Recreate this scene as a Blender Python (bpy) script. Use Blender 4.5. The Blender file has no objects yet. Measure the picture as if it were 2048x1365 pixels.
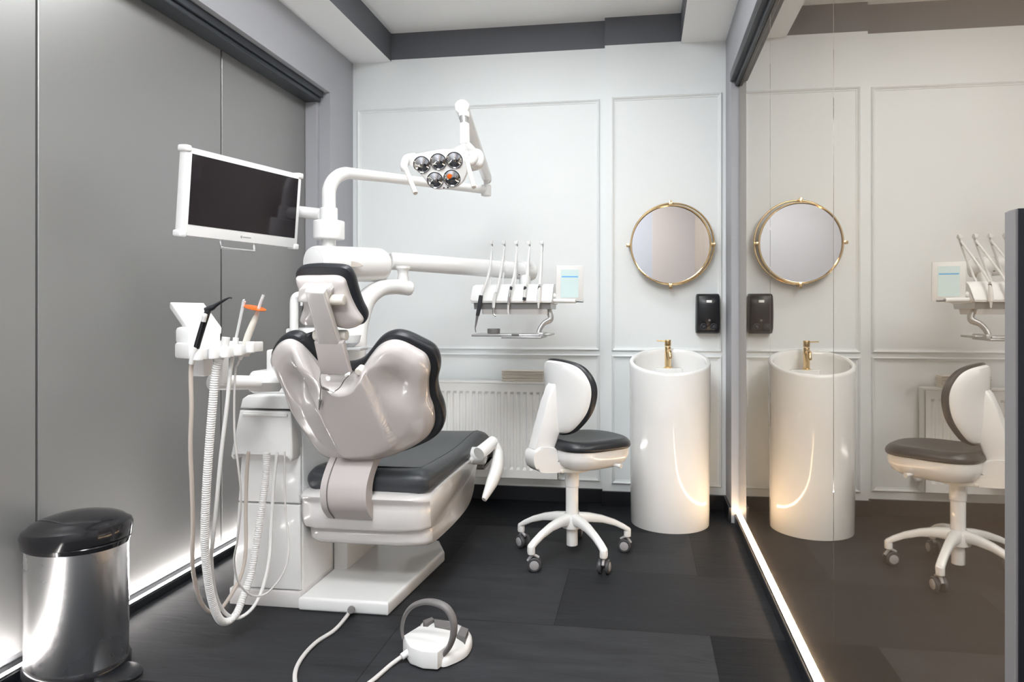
import bpy, bmesh, math, random
from mathutils import Vector, Matrix
random.seed(7)
PI = math.pi
C = bpy.context.scene.collection
# ------------------------------------------------------------------ camera model (room: X right, Y depth, Z up)
F = 1365.0; CX, CY = 1088.0, 624.0; H = 1.11
TH = math.atan((1285 - CX) / F); SN, CS = math.sin(TH), math.cos(TH)
def W(px, py, t):
    u = (px - CX) / F
    return Vector((t * (u * CS - SN), t * (u * SN + CS), H + (CY - py) / F * t))
def WY(px, py, Y):
    u = (px - CX) / F
    return W(px, py, Y / (u * SN + CS))
def WX(px, py, X):
    u = (px - CX) / F
    return W(px, py, X / (u * CS - SN))
def WPL(px, py, o, n):
    d = W(px, py, 1.0) - Vector((0, 0, H)); c = Vector((0, 0, H))
    return c + d * ((o - c).dot(n) / d.dot(n))

# ------------------------------------------------------------------ materials
MATS = {}
def mat(name, col, rough=.4, metal=0., noise=.0, nscale=20., bump=0., coat=0., emis=None, estr=0., trans=0., spec=.5, alpha=1., stretch=None, ior=1.45):
    m = bpy.data.materials.new(name); m.use_nodes = True
    nt = m.node_tree; b = nt.nodes['Principled BSDF']
    b.inputs['Base Color'].default_value = (*col, 1)
    b.inputs['Roughness'].default_value = rough
    b.inputs['Metallic'].default_value = metal
    b.inputs['Coat Weight'].default_value = coat
    b.inputs['Coat Roughness'].default_value = .06
    b.inputs['Transmission Weight'].default_value = trans
    b.inputs['Specular IOR Level'].default_value = spec
    b.inputs['IOR'].default_value = ior
    b.inputs['Alpha'].default_value = alpha
    if emis:
        b.inputs['Emission Color'].default_value = (*emis, 1); b.inputs['Emission Strength'].default_value = estr
    tc = nt.nodes.new('ShaderNodeTexCoord'); mp = nt.nodes.new('ShaderNodeMapping')
    nt.links.new(tc.outputs['Object'], mp.inputs['Vector'])
    if stretch: mp.inputs['Scale'].default_value = stretch
    nz = nt.nodes.new('ShaderNodeTexNoise'); nz.inputs['Scale'].default_value = nscale; nz.inputs['Detail'].default_value = 4
    nt.links.new(mp.outputs['Vector'], nz.inputs['Vector'])
    mr = nt.nodes.new('ShaderNodeMapRange')
    mr.inputs['To Min'].default_value = max(.02, rough - noise * .5 - .01); mr.inputs['To Max'].default_value = min(1, rough + noise * .5 + .01)
    nt.links.new(nz.outputs['Fac'], mr.inputs['Value']); nt.links.new(mr.outputs['Result'], b.inputs['Roughness'])
    if bump:
        bp = nt.nodes.new('ShaderNodeBump'); bp.inputs['Strength'].default_value = bump; bp.inputs['Distance'].default_value = .002
        nt.links.new(nz.outputs['Fac'], bp.inputs['Height']); nt.links.new(bp.outputs['Normal'], b.inputs['Normal'])
    MATS[name] = m
    return m
mat('white_plaster', (.80, .83, .835), .55, bump=.05, nscale=200)
mat('white_gloss', (.80, .80, .795), .22, coat=.3)
mat('ceiling_white', (.90, .915, .915), .6)
mat('shell_shaded', (.60, .565, .555), .20, coat=.5)  # chair plastic with the shade on its rear faces put into the colour
mat('chair_shell', (.68, .66, .65), .20, coat=.5)
mat('bracket_grey', (.50, .46, .45), .38, noise=.1, stretch=(1, 1, 12), nscale=30)
mat('white_satin', (.78, .78, .775), .38)
mat('ceramic', (.82, .825, .82), .10, coat=.6)
mat('radiator_white', (.80, .80, .785), .33)
mat('leather', (.020, .022, .026), .33, bump=.15, nscale=420, noise=.08)
mat('leather_lit', (.040, .044, .050), .36, bump=.25, nscale=420, noise=.08)  # same leather, reflected light on the seat put in as lighter grey
mat('grey_paint', (.38, .385, .41), .55, bump=.06, nscale=160)
mat('grey_paint_dark', (.115, .12, .135), .55, bump=.06, nscale=160)
mat('black_satin', (.012, .013, .016), .35)
mat('black_gloss', (.014, .014, .016), .14, coat=.3)
mat('track_metal', (.06, .065, .075), .35, metal=.6)
mat('steel', (.80, .80, .81), .27, metal=1, noise=.015, nscale=4)
mat('steel_dark', (.30, .30, .31), .3, metal=1)
mat('chrome', (.85, .85, .86), .08, metal=1)
mat('brass', (.86, .62, .33), .18, metal=1)
mat('mirror_glass', (.90, .90, .91), .015, metal=1)
mat('hose_grey', (.60, .585, .575), .42)
mat('hose_white', (.74, .735, .73), .42)
mat('hose_beige', (.52, .46, .41), .45)
mat('dark_grey', (.035, .037, .042), .4)
mat('mid_grey', (.16, .15, .15), .42)
mat('tray_grey', (.40, .40, .40), .3, metal=.4)
mat('wheel_grey', (.34, .33, .34), .4)
mat('wheel_dark', (.055, .055, .06), .4)
mat('screen_black', (.012, .009, .012), .12, coat=.2)
mat('blue_bar', (.09, .30, .55), .4, emis=(.09, .3, .55), estr=.3)
mat('tablet_screen', (.55, .68, .68), .25, emis=(.62, .76, .76), estr=.10)
mat('paper', (.74, .69, .62), .8, bump=.5, nscale=90, stretch=(1, 1, 14))
mat('orange_plastic', (.95, .19, .015), .2, trans=.35, emis=None)
mat('clear_plastic', (.88, .89, .90), .12, trans=.55, ior=1.3)
mat('beige_door', (.42, .37, .34), .5)
mat('white_mark', (.8, .8, .8), .4)
mat('warm_plastic', (.72, .69, .63), .3, coat=.2)

def floor_mat():
    m = bpy.data.materials.new('slate_tiles'); m.use_nodes = True; nt = m.node_tree; b = nt.nodes['Principled BSDF']; b.inputs['Specular IOR Level'].default_value = .13
    N = nt.nodes.new; L = nt.links.new
    tc = N('ShaderNodeTexCoord'); mp = N('ShaderNodeMapping'); mp.inputs['Location'].default_value = (.31, .28, 0)
    L(tc.outputs['Object'], mp.inputs['Vector'])
    br = N('ShaderNodeTexBrick'); br.inputs['Scale'].default_value = 1; br.inputs['Brick Width'].default_value = 1.08; br.inputs['Row Height'].default_value = .535
    br.inputs['Mortar Size'].default_value = .0016; br.inputs['Mortar Smooth'].default_value = .1
    br.inputs['Color1'].default_value = (.0050, .0062, .0082, 1); br.inputs['Color2'].default_value = (.030, .031, .034, 1); br.inputs['Mortar'].default_value = (.006, .006, .007, 1)
    L(mp.outputs['Vector'], br.inputs['Vector'])
    m2 = N('ShaderNodeMapping'); m2.inputs['Rotation'].default_value = (0, 0, .5); m2.inputs['Scale'].default_value = (1.2, 6, 1)
    L(tc.outputs['Object'], m2.inputs['Vector'])
    nz = N('ShaderNodeTexNoise'); nz.inputs['Scale'].default_value = 3.2; nz.inputs['Detail'].default_value = 9; nz.inputs['Roughness'].default_value = .65; nz.inputs['Distortion'].default_value = .5
    L(m2.outputs['Vector'], nz.inputs['Vector'])
    mr = N('ShaderNodeMapRange'); mr.inputs['From Min'].default_value = .3; mr.inputs['From Max'].default_value = .75; mr.inputs['To Min'].default_value = .75; mr.inputs['To Max'].default_value = 1.45
    L(nz.outputs['Fac'], mr.inputs['Value'])
    mx = N('ShaderNodeMix'); mx.data_type = 'RGBA'; mx.blend_type = 'MULTIPLY'; mx.inputs['Factor'].default_value = 1
    L(br.outputs['Color'], mx.inputs['A']); L(mr.outputs['Result'], mx.inputs['B']); L(mx.outputs['Result'], b.inputs['Base Color'])
    r2 = N('ShaderNodeMapRange'); r2.inputs['To Min'].default_value = .42; r2.inputs['To Max'].default_value = .62
    L(nz.outputs['Fac'], r2.inputs['Value']); L(r2.outputs['Result'], b.inputs['Roughness'])
    bp = N('ShaderNodeBump'); bp.inputs['Strength'].default_value = .5; bp.inputs['Distance'].default_value = .004
    L(nz.outputs['Fac'], bp.inputs['Height']); L(bp.outputs['Normal'], b.inputs['Normal'])
    MATS['slate_tiles'] = m
floor_mat()
def glass_wall_mat():
    # bronze lacquered glass: a warm body colour under a strongly reflecting face
    m = bpy.data.materials.new('bronze_glass'); m.use_nodes = True; nt = m.node_tree; b = nt.nodes['Principled BSDF']
    N = nt.nodes.new; L = nt.links.new
    b.inputs['Base Color'].default_value = (.24, .165, .105, 1); b.inputs['Roughness'].default_value = .5; b.inputs['Specular IOR Level'].default_value = .3
    g = N('ShaderNodeBsdfGlossy'); g.inputs['Color'].default_value = (.82, .785, .73, 1); g.inputs['Roughness'].default_value = .012
    nz = N('ShaderNodeTexNoise'); nz.inputs['Scale'].default_value = 3
    mr = N('ShaderNodeMapRange'); mr.inputs['To Min'].default_value = .008; mr.inputs['To Max'].default_value = .02
    L(nz.outputs['Fac'], mr.inputs['Value']); L(mr.outputs['Result'], g.inputs['Roughness'])
    fr = N('ShaderNodeLayerWeight'); fr.inputs['Blend'].default_value = .35
    m1 = N('ShaderNodeMapRange'); m1.inputs['To Min'].default_value = .60; m1.inputs['To Max'].default_value = .96
    L(fr.outputs['Facing'], m1.inputs['Value'])
    ms = N('ShaderNodeMixShader'); L(m1.outputs['Result'], ms.inputs['Fac']); L(b.outputs['BSDF'], ms.inputs[1]); L(g.outputs['BSDF'], ms.inputs[2])
    out = nt.nodes['Material Output']; L(ms.outputs['Shader'], out.inputs['Surface'])
    MATS['bronze_glass'] = m
glass_wall_mat()
mat('grey_panel', (.30, .296, .29), .34, metal=.45, noise=.04, nscale=300, spec=.6)
def emit(name, col, s):
    m = bpy.data.materials.new(name); m.use_nodes = True; nt = m.node_tree; b = nt.nodes['Principled BSDF']
    b.inputs['Base Color'].default_value = (.8, .8, .8, 1); b.inputs['Emission Color'].default_value = (*col, 1); b.inputs['Emission Strength'].default_value = s
    MATS[name] = m
for nm_, st_ in (('fill_slim', 22), ('glow_square', 12), ('fill_middle', 15), ('fill_front', 15)): emit(nm_, (.97, .99, 1.0), st_)
emit('strip_cool', (1.0, .96, .93), 52)
emit('strip_warm', (1.0, .73, .47), 30)

# ------------------------------------------------------------------ mesh helpers
def tag(o, label=None, cat=None, group=None, kind=None):
    if label: o['label'] = label
    if cat: o['category'] = cat
    if group: o['group'] = group
    if kind: o['kind'] = kind
    return o
def obj(name, bm, m, parent=None, label=None, smooth=True, angle=35):
    bmesh.ops.recalc_face_normals(bm, faces=bm.faces[:])
    me = bpy.data.meshes.new(name); bm.to_mesh(me); bm.free()
    if isinstance(m, str): m = [m]
    for x in m: me.materials.append(MATS[x])
    if smooth:
        me.shade_smooth()
        me.set_sharp_from_angle(angle=math.radians(angle))
    o = bpy.data.objects.new(name, me); C.objects.link(o)
    if parent:
        o.parent = parent
        base = parent.matrix_basis.translation.copy() if parent.parent is None else None
        if parent.type == 'EMPTY': o.location = -parent.location
    if label: o['label'] = label
    return o
def thing(name, label, cat, loc, group=None):
    o = bpy.data.objects.new(name, None); C.objects.link(o); o.location = loc; o.empty_display_size = .1
    return tag(o, label, cat, group)
def struct(name, bm, m, **k):
    o = obj(name, bm, m, **k); o['kind'] = 'structure'; return o
def B(): return bmesh.new()
def box(bm, lo, hi, bev=0., seg=2, M=None, mi=0):
    lo = Vector(lo); hi = Vector(hi); c = (lo + hi) / 2; s = hi - lo
    n0 = len(bm.faces)
    r = bmesh.ops.create_cube(bm, size=1, matrix=Matrix.Translation(c) @ Matrix.Diagonal((*s, 1)))
    vs = r['verts']
    if bev:
        es = list({e for v in vs for e in v.link_edges})
        q = bmesh.ops.bevel(bm, geom=es, offset=min(bev, min(abs(x) for x in s) * .49), segments=seg, profile=.5, affect='EDGES')
        vs = list({v for f in q['faces'] for v in f.verts} | {v for v in vs if v.is_valid})
    if M: bmesh.ops.transform(bm, matrix=M, verts=[v for v in vs if v.is_valid])
    if mi:
        bm.faces.ensure_lookup_table()
        for f in bm.faces[n0:]: f.material_index = mi
    return vs
def frame(o, u, v, n):
    M = Matrix.Identity(4)
    for i, a in enumerate((u, v, n)):
        for j in range(3): M[j][i] = a[j]
    for j in range(3): M[j][3] = o[j]
    return M
def axisM(o, z, x=None):
    z = Vector(z).normalized()
    x = Vector(x) if x else (Vector((1, 0, 0)) if abs(z.x) < .9 else Vector((0, 1, 0)))
    x = (x - z * x.dot(z)).normalized(); y = z.cross(x)
    return frame(o, x, y, z)
def lathe(bm, prof, M=None, seg=32, cap=True, sx=1., sy=1.):
    rings = []
    for r, z in prof:
        rings.append([bm.verts.new((r * sx * math.cos(2 * PI * k / seg), r * sy * math.sin(2 * PI * k / seg), z)) for k in range(seg)])
    for a, b in zip(rings, rings[1:]):
        for k in range(seg): bm.faces.new((a[k], a[(k + 1) % seg], b[(k + 1) % seg], b[k]))
    if cap:
        bm.faces.new(rings[0][::-1]); bm.faces.new(rings[-1])
    if M: bmesh.ops.transform(bm, matrix=M, verts=[v for r in rings for v in r])
def cyl(bm, p0, p1, r0, r1=None, seg=28, bev=.0, sx=1., sy=1., x=None):
    r1 = r0 if r1 is None else r1
    p0 = Vector(p0); p1 = Vector(p1); L = (p1 - p0).length
    M = axisM(p0, p1 - p0, x)
    if bev:
        b = min(bev, L * .45, r0 * .9, r1 * .9); prof = []
        for k in range(5):
            a = PI / 2 * k / 4; prof.append((r0 - b + b * math.sin(a), b - b * math.cos(a)))
        for k in range(5):
            a = PI / 2 * k / 4; prof.append((r1 - b + b * math.cos(a), L - b + b * math.sin(a)))
    else: prof = [(r0, 0), (r1, L)]
    lathe(bm, prof, M, seg, sx=sx, sy=sy)
def smooth_path(pts, n=10, closed=False):
    P = [Vector(p) for p in pts]; out = []
    N = len(P); rng = N if closed else N - 1
    for i in range(rng):
        if closed: a, b, c, d = P[(i - 1) % N], P[i], P[(i + 1) % N], P[(i + 2) % N]
        else: a, b, c, d = P[max(i - 1, 0)], P[i], P[i + 1], P[min(i + 2, N - 1)]
        for k in range(n):
            t = k / n
            out.append(.5 * ((2 * b) + (c - a) * t + (2 * a - 5 * b + 4 * c - d) * t * t + (3 * b - a - 3 * c + d) * t ** 3))
    if not closed: out.append(P[-1].copy())
    return out
def tube(bm, pts, r, seg=14, n=8, smooth=True, rib=0., closed=False, cap=True, sx=1., up=None, ribd=.18):
    P = smooth_path(pts, n, closed) if smooth else [Vector(p) for p in pts]
    if rib:                                       # resample evenly so the corrugation has an even pitch
        Q = [P[0]]; step = rib / 2; acc = 0
        for a, b in zip(P, P[1:]):
            d = (b - a).length; s = step - acc
            while s <= d: Q.append(a.lerp(b, s / d)); s += step
            acc = (acc + d) % step
        P = Q
    N = len(P)
    def rad(i):
        if callable(r): q = r(i / (N - 1))
        elif isinstance(r, (list, tuple)):
            f = i / (N - 1) * (len(r) - 1); k = min(int(f), len(r) - 2); q = r[k] + (r[k + 1] - r[k]) * (f - k)
        else: q = r
        if rib: q *= 1 if i % 2 else 1 - ribd
        return q
    rings = []; nrm = None
    for i in range(N):
        if closed: t = (P[(i + 1) % N] - P[i - 1]).normalized()
        else: t = (P[min(i + 1, N - 1)] - P[max(i - 1, 0)]).normalized()
        if nrm is None:
            nrm = Vector(up) if up else (Vector((0, 0, 1)) if abs(t.z) < .9 else Vector((1, 0, 0)))
        nrm = (nrm - t * nrm.dot(t)).normalized(); bi = t.cross(nrm); q = rad(i)
        rings.append([bm.verts.new(P[i] + (nrm * math.cos(2 * PI * k / seg) + bi * sx * math.sin(2 * PI * k / seg)) * q) for k in range(seg)])
    pr = list(zip(rings, rings[1:])) + ([(rings[-1], rings[0])] if closed else [])
    for a, b in pr:
        for k in range(seg): bm.faces.new((a[k], a[(k + 1) % seg], b[(k + 1) % seg], b[k]))
    if cap and not closed:
        bm.faces.new(rings[0][::-1]); bm.faces.new(rings[-1])
def prism(bm, poly, M, d0, d1, bev=0., seg=2, mi=0):
    a = [bm.verts.new((x, y, d0)) for x, y in poly]; b = [bm.verts.new((x, y, d1)) for x, y in poly]
    n = len(poly); fs = [bm.faces.new(a[::-1]), bm.faces.new(b)]
    for k in range(n): fs.append(bm.faces.new((a[k], a[(k + 1) % n], b[(k + 1) % n], b[k])))
    vs = a + b
    if bev:
        es = list({e for f in fs[:2] for e in f.edges})
        q = bmesh.ops.bevel(bm, geom=es, offset=bev, segments=seg, profile=.5, affect='EDGES')
        vs = list({v for v in vs if v.is_valid} | {v for f in q['faces'] for v in f.verts})
    for f in fs:
        if f.is_valid: f.material_index = mi
    bmesh.ops.transform(bm, matrix=M, verts=vs)
def blob(bm, outline, M, rings, hf=None, capS=True, capE=True, ctr=(0, 0)):
    """outline: 2D closed points, star shaped about ctr; rings: list of (scale, h, inset metres); hf(x,y)->extra height"""
    c = Vector(ctr); P = [Vector(p) for p in outline]; n = len(P); R = []
    nr = []
    for i in range(n):
        t = (P[(i + 1) % n] - P[i - 1]); m = Vector((t.y, -t.x)).normalized()
        if m.dot(P[i] - c) < 0: m = -m
        nr.append(m)
    for q in rings:
        s, h = q[0], q[1]; ins = q[2] if len(q) > 2 else 0
        row = []
        for p, m in zip(P, nr):
            v = c + (p - m * ins - c) * s
            row.append(bm.verts.new((v.x, v.y, h + (hf(v.x, v.y, s) if hf else 0))))
        R.append(row)
    for a, b in zip(R, R[1:]):
        for k in range(n): bm.faces.new((a[k], a[(k + 1) % n], b[(k + 1) % n], b[k]))
    ex = []
    if capS: v = bm.verts.new((c.x, c.y, rings[0][1] + (hf(c.x, c.y, 0) if hf else 0))); ex.append(v); [bm.faces.new((v, R[0][(k + 1) % n], R[0][k])) for k in range(n)]
    if capE: v = bm.verts.new((c.x, c.y, rings[-1][1] + (hf(c.x, c.y, 0) if hf else 0))); ex.append(v); [bm.faces.new((v, R[-1][k], R[-1][(k + 1) % n])) for k in range(n)]
    bmesh.ops.transform(bm, matrix=M, verts=[v for r in R for v in r] + ex)
def superell(a, b, p=2.5, n=64, cx=0, cy=0):
    out = []
    for k in range(n):
        t = 2 * PI * k / n; c, s = math.cos(t), math.sin(t)
        out.append((cx + a * math.copysign(abs(c) ** (2 / p), c), cy + b * math.copysign(abs(s) ** (2 / p), s)))
    return out
def outl(pts, n=6): return [(p.x, p.y) for p in smooth_path([Vector((a, b, 0)) for a, b in pts], n, True)]
def quadframe(bm, x0, x1, z0, z1, y, w=.022, d=.014):
    """rectangular wall moulding with mitred profile; front towards -Y"""
    prof = [(0, 0), (.0, d * .55), (.25 * w, d), (.5 * w, d * .75), (.7 * w, d * .35), (w, d * .25), (w, 0)]
    loops = []
    for ins, h in prof:
        loops.append([bm.verts.new((x0 + ins, y - h, z0 + ins)), bm.verts.new((x1 - ins, y - h, z0 + ins)), bm.verts.new((x1 - ins, y - h, z1 - ins)), bm.verts.new((x0 + ins, y - h, z1 - ins))])
    for a, b in zip(loops, loops[1:]):
        for k in range(4): bm.faces.new((a[k], a[(k + 1) % 4], b[(k + 1) % 4], b[k]))

# ------------------------------------------------------------------ setting
YB, YP, XP = 3.97, 3.93, -.214           # back wall, its forward step, where it steps
XLW, XRW = -1.755, .462                  # upper wall planes left / right
XLD, XRG = -1.89, .50                    # sliding doors / glass
ZS, ZC = 2.63, 2.80; YE = -1.6; YJ = 3.66
b = B(); box(b, (-2.2, YE - .1, -.1), (1.7, 4.3, 0)); struct('floor', b, 'slate_tiles', smooth=False)
b = B(); box(b, (-2.2, YE - .1, ZC), (1.7, 4.3, ZC + .1)); struct('ceiling', b, 'ceiling_white', smooth=False)
# soffits: white beams with dark painted inner faces
def soffit(name, lo, hi, face):
    b = B(); box(b, lo, hi)
    b.faces.ensure_lookup_table()
    for f in b.faces:
        if abs(f.normal.z) < .5: f.material_index = 1
    return struct(name, b, ['ceiling_white', 'grey_paint_dark'], smooth=False)
soffit('trim_1', (-2.2, YE, ZS), (-1.51, YB, ZC), 1)
soffit('trim_2', (.215, YE, ZS), (1.7, YP, ZC), 1)
soffit('trim_3', (-1.51, YE, ZS), (.215, YE + .6, ZC), 1)
b = B()
box(b, (-2.2, YB, 0), (XP, YB + .3, ZS + .01)); box(b, (-2.2, YB - .0, ZS + .01), (XP, YB + .3, ZC), mi=1)
struct('wall_back', b, ['white_plaster', 'grey_paint_dark'], smooth=False)
b = B(); box(b, (XP, YP, 0), (1.7, YB + .3, ZS + .01)); box(b, (XP, YP, ZS + .01), (1.7, YB + .3, ZC), mi=1)
struct('wall_back', b, ['white_plaster', 'grey_paint_dark'], smooth=False)
# mouldings
def mould(n, x0, x1, z0, z1, y):
    b = B(); quadframe(b, x0, x1, z0, z1, y); struct('trim_%d' % n, b, 'white_plaster', smooth=False)
mould(4, -1.725, -.245, .885, 2.345, YB); mould(5, -1.725, -.245, .125, .862, YB)
mould(6, -.175, .44, .885, 2.34, YP); mould(7, -.175, .44, .125, .862, YP)
b = B(); box(b, (-1.9, YB - .016, 0), (XP - .016, YB, .082), .002); box(b, (XP - .016, YP - .016, 0), (XRW, YP, .082), .002)
struct('baseboard_back', b, 'black_satin', smooth=False)
# left wall
b = B(); box(b, (-2.0, YE, 2.355), (XLW, YB, ZS)); box(b, (-2.0, YJ, 0), (XLW, YB, 2.355)); box(b, (-2.0, YE, 0), (XLD - .04, YJ, 2.355))
struct('wall_left', b, 'grey_paint', smooth=False)
b = B(); box(b, (XLD + .0, YJ - .03, .0), (XLD + .07, YJ, 2.30), .002); struct('trim_8', b, 'grey_paint', smooth=False)
for i, (y0, y1) in enumerate(((2.859, YJ - .03), (1.907, 2.850), (.955, 1.898), (.0, .95), (-1.0, -.005))):
    b = B(); box(b, (XLD - .025, y0, .065), (XLD, y1, 2.33), .002, 1); struct('door_%d' % (i + 1), b, 'grey_panel', smooth=False)
b = B(); box(b, (XLD, YE, 2.295), (-1.80, YJ - .02, 2.355), .003, 1); box(b, (-1.80, YE, 2.318), (-1.785, YJ - .02, 2.355), .003, 1)
struct('trim_9', b, 'track_metal', smooth=False)
b = B(); box(b, (XLD - .03, YE, 0), (XLD + .034, YJ, .032), .003, 1); box(b, (XLW, YJ + .0, 0), (XLW + .014, YB, .082), .002); struct('baseboard_left', b, 'black_satin', smooth=False)
# right wall
b = B(); box(b, (XRW, .93, 2.365), (.9, YP, ZS)); box(b, (XRW, YJ + .03, 0), (.9, YP, 2.365)); box(b, (XRG + .06, .93, 0), (.9, YJ + .03, 2.365)); box(b, (1.4, YE, 0), (1.7, .93, ZS)); box(b, (.9, .93, 0), (1.7, 1.1, ZS))
struct('wall_right', b, 'grey_paint', smooth=False)
for i, (y0, y1) in enumerate(((2.803, YJ + .02), (1.897, 2.80), (.96, 1.894))):
    b = B(); box(b, (XRG, y0, .05), (XRG + .018, y1, 2.33), .0015, 1); struct('door_%d' % (i + 6), b, 'bronze_glass', smooth=False)
b = B(); box(b, (XRG - .045, .95, 2.318), (XRG + .03, YJ + .03, 2.365), .003, 1); box(b, (XRG - .018, .95, 2.295), (XRG, YJ + .03, 2.318), .002, 1)
struct('trim_10', b, 'track_metal', smooth=False)
b = B(); box(b, (XRG - .022, .95, 0), (XRG + .03, YJ + .03, .045), .003, 1); box(b, (XRW - .014, YJ + .03, 0), (XRW, YP, .082), .002); struct('baseboard_right', b, 'black_satin', smooth=False)
# wall behind the camera with a beige door
b = B(); box(b, (-2.2, YE - .1, 0), (1.7, YE, ZC)); struct('wall_front', b, 'grey_paint', smooth=False)
b = B(); box(b, (.13, YE, .0), (.83, YE + .04, 2.2), .004); struct('door_9', b, 'beige_door', smooth=False)
# light strips on the baseboards
def strip(nm, label, lo, hi, m):
    t = thing('light_strip', label, 'light strip', ((lo[0] + hi[0]) / 2, (lo[1] + hi[1]) / 2, lo[2]))
    b = B(); box(b, lo, (hi[0], hi[1], hi[2] - .004)); obj('profile', b, 'steel_dark', t, smooth=False)
    b = B(); box(b, (lo[0] + .002, lo[1] + .002, hi[2] - .004), (hi[0] - .002, hi[1] - .002, hi[2])); obj('diffuser', b, m, t, smooth=False)
strip('l', 'long white glowing light strip along the foot of the grey wall panels', (XLD + .018, -1.0, .032), (XLD + .031, YJ - .035, .042), 'strip_cool')
strip('r', 'long warm glowing light strip along the foot of the bronze glass wall', (XRG - .014, .97, .045), (XRG - .001, YJ + .02, .055), 'strip_warm')
# ceiling lights above the frame; all but the square one added as fill
def ceil_light(x, y, sx, sy, label, gm):
    t = thing('ceiling_light', label, 'light', (x, y, ZC - .03), 'ceiling light panels')
    b = B(); box(b, (x - sx / 2, y - sy / 2, ZC - .03), (x + sx / 2, y + sy / 2, ZC), .003); obj('housing', b, 'white_satin', t, smooth=False)
    b = B(); box(b, (x - sx / 2 + .02, y - sy / 2 + .02, ZC - .034), (x + sx / 2 - .02, y + sy / 2 - .02, ZC - .029)); obj('diffuser', b, gm, t, smooth=False)
ceil_light(-.62, 2.95, 1.10, .12, 'added long slim fill light panel on the ceiling nearest the back wall', 'fill_slim')
ceil_light(-.62, 1.85, .60, .50, 'square white ceiling light panel above the dental chair', 'glow_square')
ceil_light(-.62, .65, 1.0, .60, 'added wide fill light panel on the ceiling in the middle of the room', 'fill_middle')
ceil_light(-.62, -.62, 1.2, .70, 'added widest fill light panel on the ceiling nearest the beige door', 'fill_front')

# ------------------------------------------------------------------ radiator
t = thing('radiator', 'white ribbed panel radiator on the back wall behind the stool', 'radiator', (-.95, YB - .05, .15))
RX0, RX1, RY = -1.50, -.475, YB - .115
b = B()
zt, zb_ = .695, .155; n = 26; pitch = (RX1 - RX0 - .05) / n
# front sheet with pressed channels
cols = []; x = RX0; cols.append((x, 0)); x += .025
for k in range(n):
    x0 = RX0 + .025 + k * pitch
    cols += [(x0 + pitch * .18, 0), (x0 + pitch * .30, .010), (x0 + pitch * .70, .010), (x0 + pitch * .82, 0)]
cols.append((RX1, 0))
rows = [(zb_, 0), (zb_ + .045, 0), (zb_ + .06, 1), (zt - .06, 1), (zt - .045, 0), (zt, 0)]
g = [[b.verts.new((cx_, RY + d * a, z)) for cx_, d in cols] for z, a in rows]
for r0, r1 in zip(g, g[1:]):
    for k in range(len(cols) - 1): b.faces.new((r0[k], r0[k + 1], r1[k + 1], r1[k]))
obj('front_panel', b, 'radiator_white', t, smooth=False)
b = B(); box(b, (RX0, RY + .012, zb_), (RX1, RY + .018, zt)); box(b, (RX0, RY + .075, zb_), (RX1, RY + .083, zt - .01))
for x in (RX0, RX1 - .004): box(b, (x, RY, zb_), (x + .004, RY + .083, zt))
obj('casing', b, 'radiator_white', t, smooth=False)
b = B(); box(b, (RX0, RY - .002, zt), (RX1, RY + .086, zt + .012), .003)
for k in range(40): pass
obj('top_grille', b, 'radiator_white', t, smooth=False)
b = B(); cyl(b, (RX1, RY + .045, .215), (RX1 + .028, RY + .045, .215), .016, bev=.003); cyl(b, (RX1 + .02, RY + .045, .215), (RX1 + .02, YB - .004, .215), .008)
obj('valve', b, 'white_satin', t)
for bx_ in (RX0 + .06, RX1 - .06):
    b = B(); box(b, (bx_ - .012, RY + .081, .22), (bx_ + .012, YB - .004, .60), .003); obj('wall_bracket', b, 'white_satin', t)
# paper towels on radiator
b = B()
for k in range(9):
    z = zt + .0125 + k * .0072; j = random.uniform(-.003, .003); box(b, (-.802 + j, RY + .004 + j, z), (-.56 + j, RY + .082 + j, z + .0068), .002, 1)
tag(obj('paper_towel_stack', b, 'paper'), 'stack of folded beige paper towels lying on the radiator', 'paper towels')

# ------------------------------------------------------------------ wash basin
SX, SY = .142, 3.665; SR = .211
t = thing('wash_basin', 'tall white cylindrical pedestal wash basin under the round mirror', 'wash basin', (SX, SY, 0))
b = B()
def rimz(x, y): return .854 + (y - SY) / SR * .054          # the rim is cut at a slant, lower in front
seg = 96
def ring(r, z, sl):
    return [b.verts.new((SX + r * math.cos(2 * PI * k / seg), SY + r * math.sin(2 * PI * k / seg), z if not sl else rimz(0, SY + r * math.sin(2 * PI * k / seg)) + z)) for k in range(seg)]
R = [ring(SR - .008, .0, 0), ring(SR - .006, .006, 0), ring(SR - .004, .3, 0), ring(SR, .6, 0), ring(SR, -.012, 1), ring(SR - .002, -.004, 1), ring(SR - .007, 0, 1), ring(SR - .018, 0, 1), ring(SR - .024, -.006, 1), ring(SR - .026, -.02, 1), ring(SR - .034, .74, 0), ring(SR - .07, .705, 0), ring(.03, .70, 0), ring(.022, .69, 0), ring(.004, .69, 0)]
for a, c in zip(R, R[1:]):
    for k in range(seg): b.faces.new((a[k], a[(k + 1) % seg], c[(k + 1) % seg], c[k]))
b.faces.new(R[-1]); b.faces.new(R[0][::-1])
obj('basin_body', b, 'ceramic', t)
b = B(); blob(b, superell(.075, .045, 3, 48), Matrix.Translation((SX + .0, SY + .135, 0)), [(.98, .70), (1, .70), (1, .792), (.98, .800), (.9, .802)]); obj('tap_ledge', b, 'ceramic', t)
tp = B(); fx, fy, fz = SX - .005, SY + .125, .802
cyl(tp, (fx, fy, fz), (fx, fy, fz + .006), .023, bev=.002); cyl(tp, (fx, fy, fz + .004), (fx, fy, fz + .118), .0165, bev=.003); cyl(tp, (fx, fy, fz + .120), (fx, fy, fz + .155), .0175, bev=.003)
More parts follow.
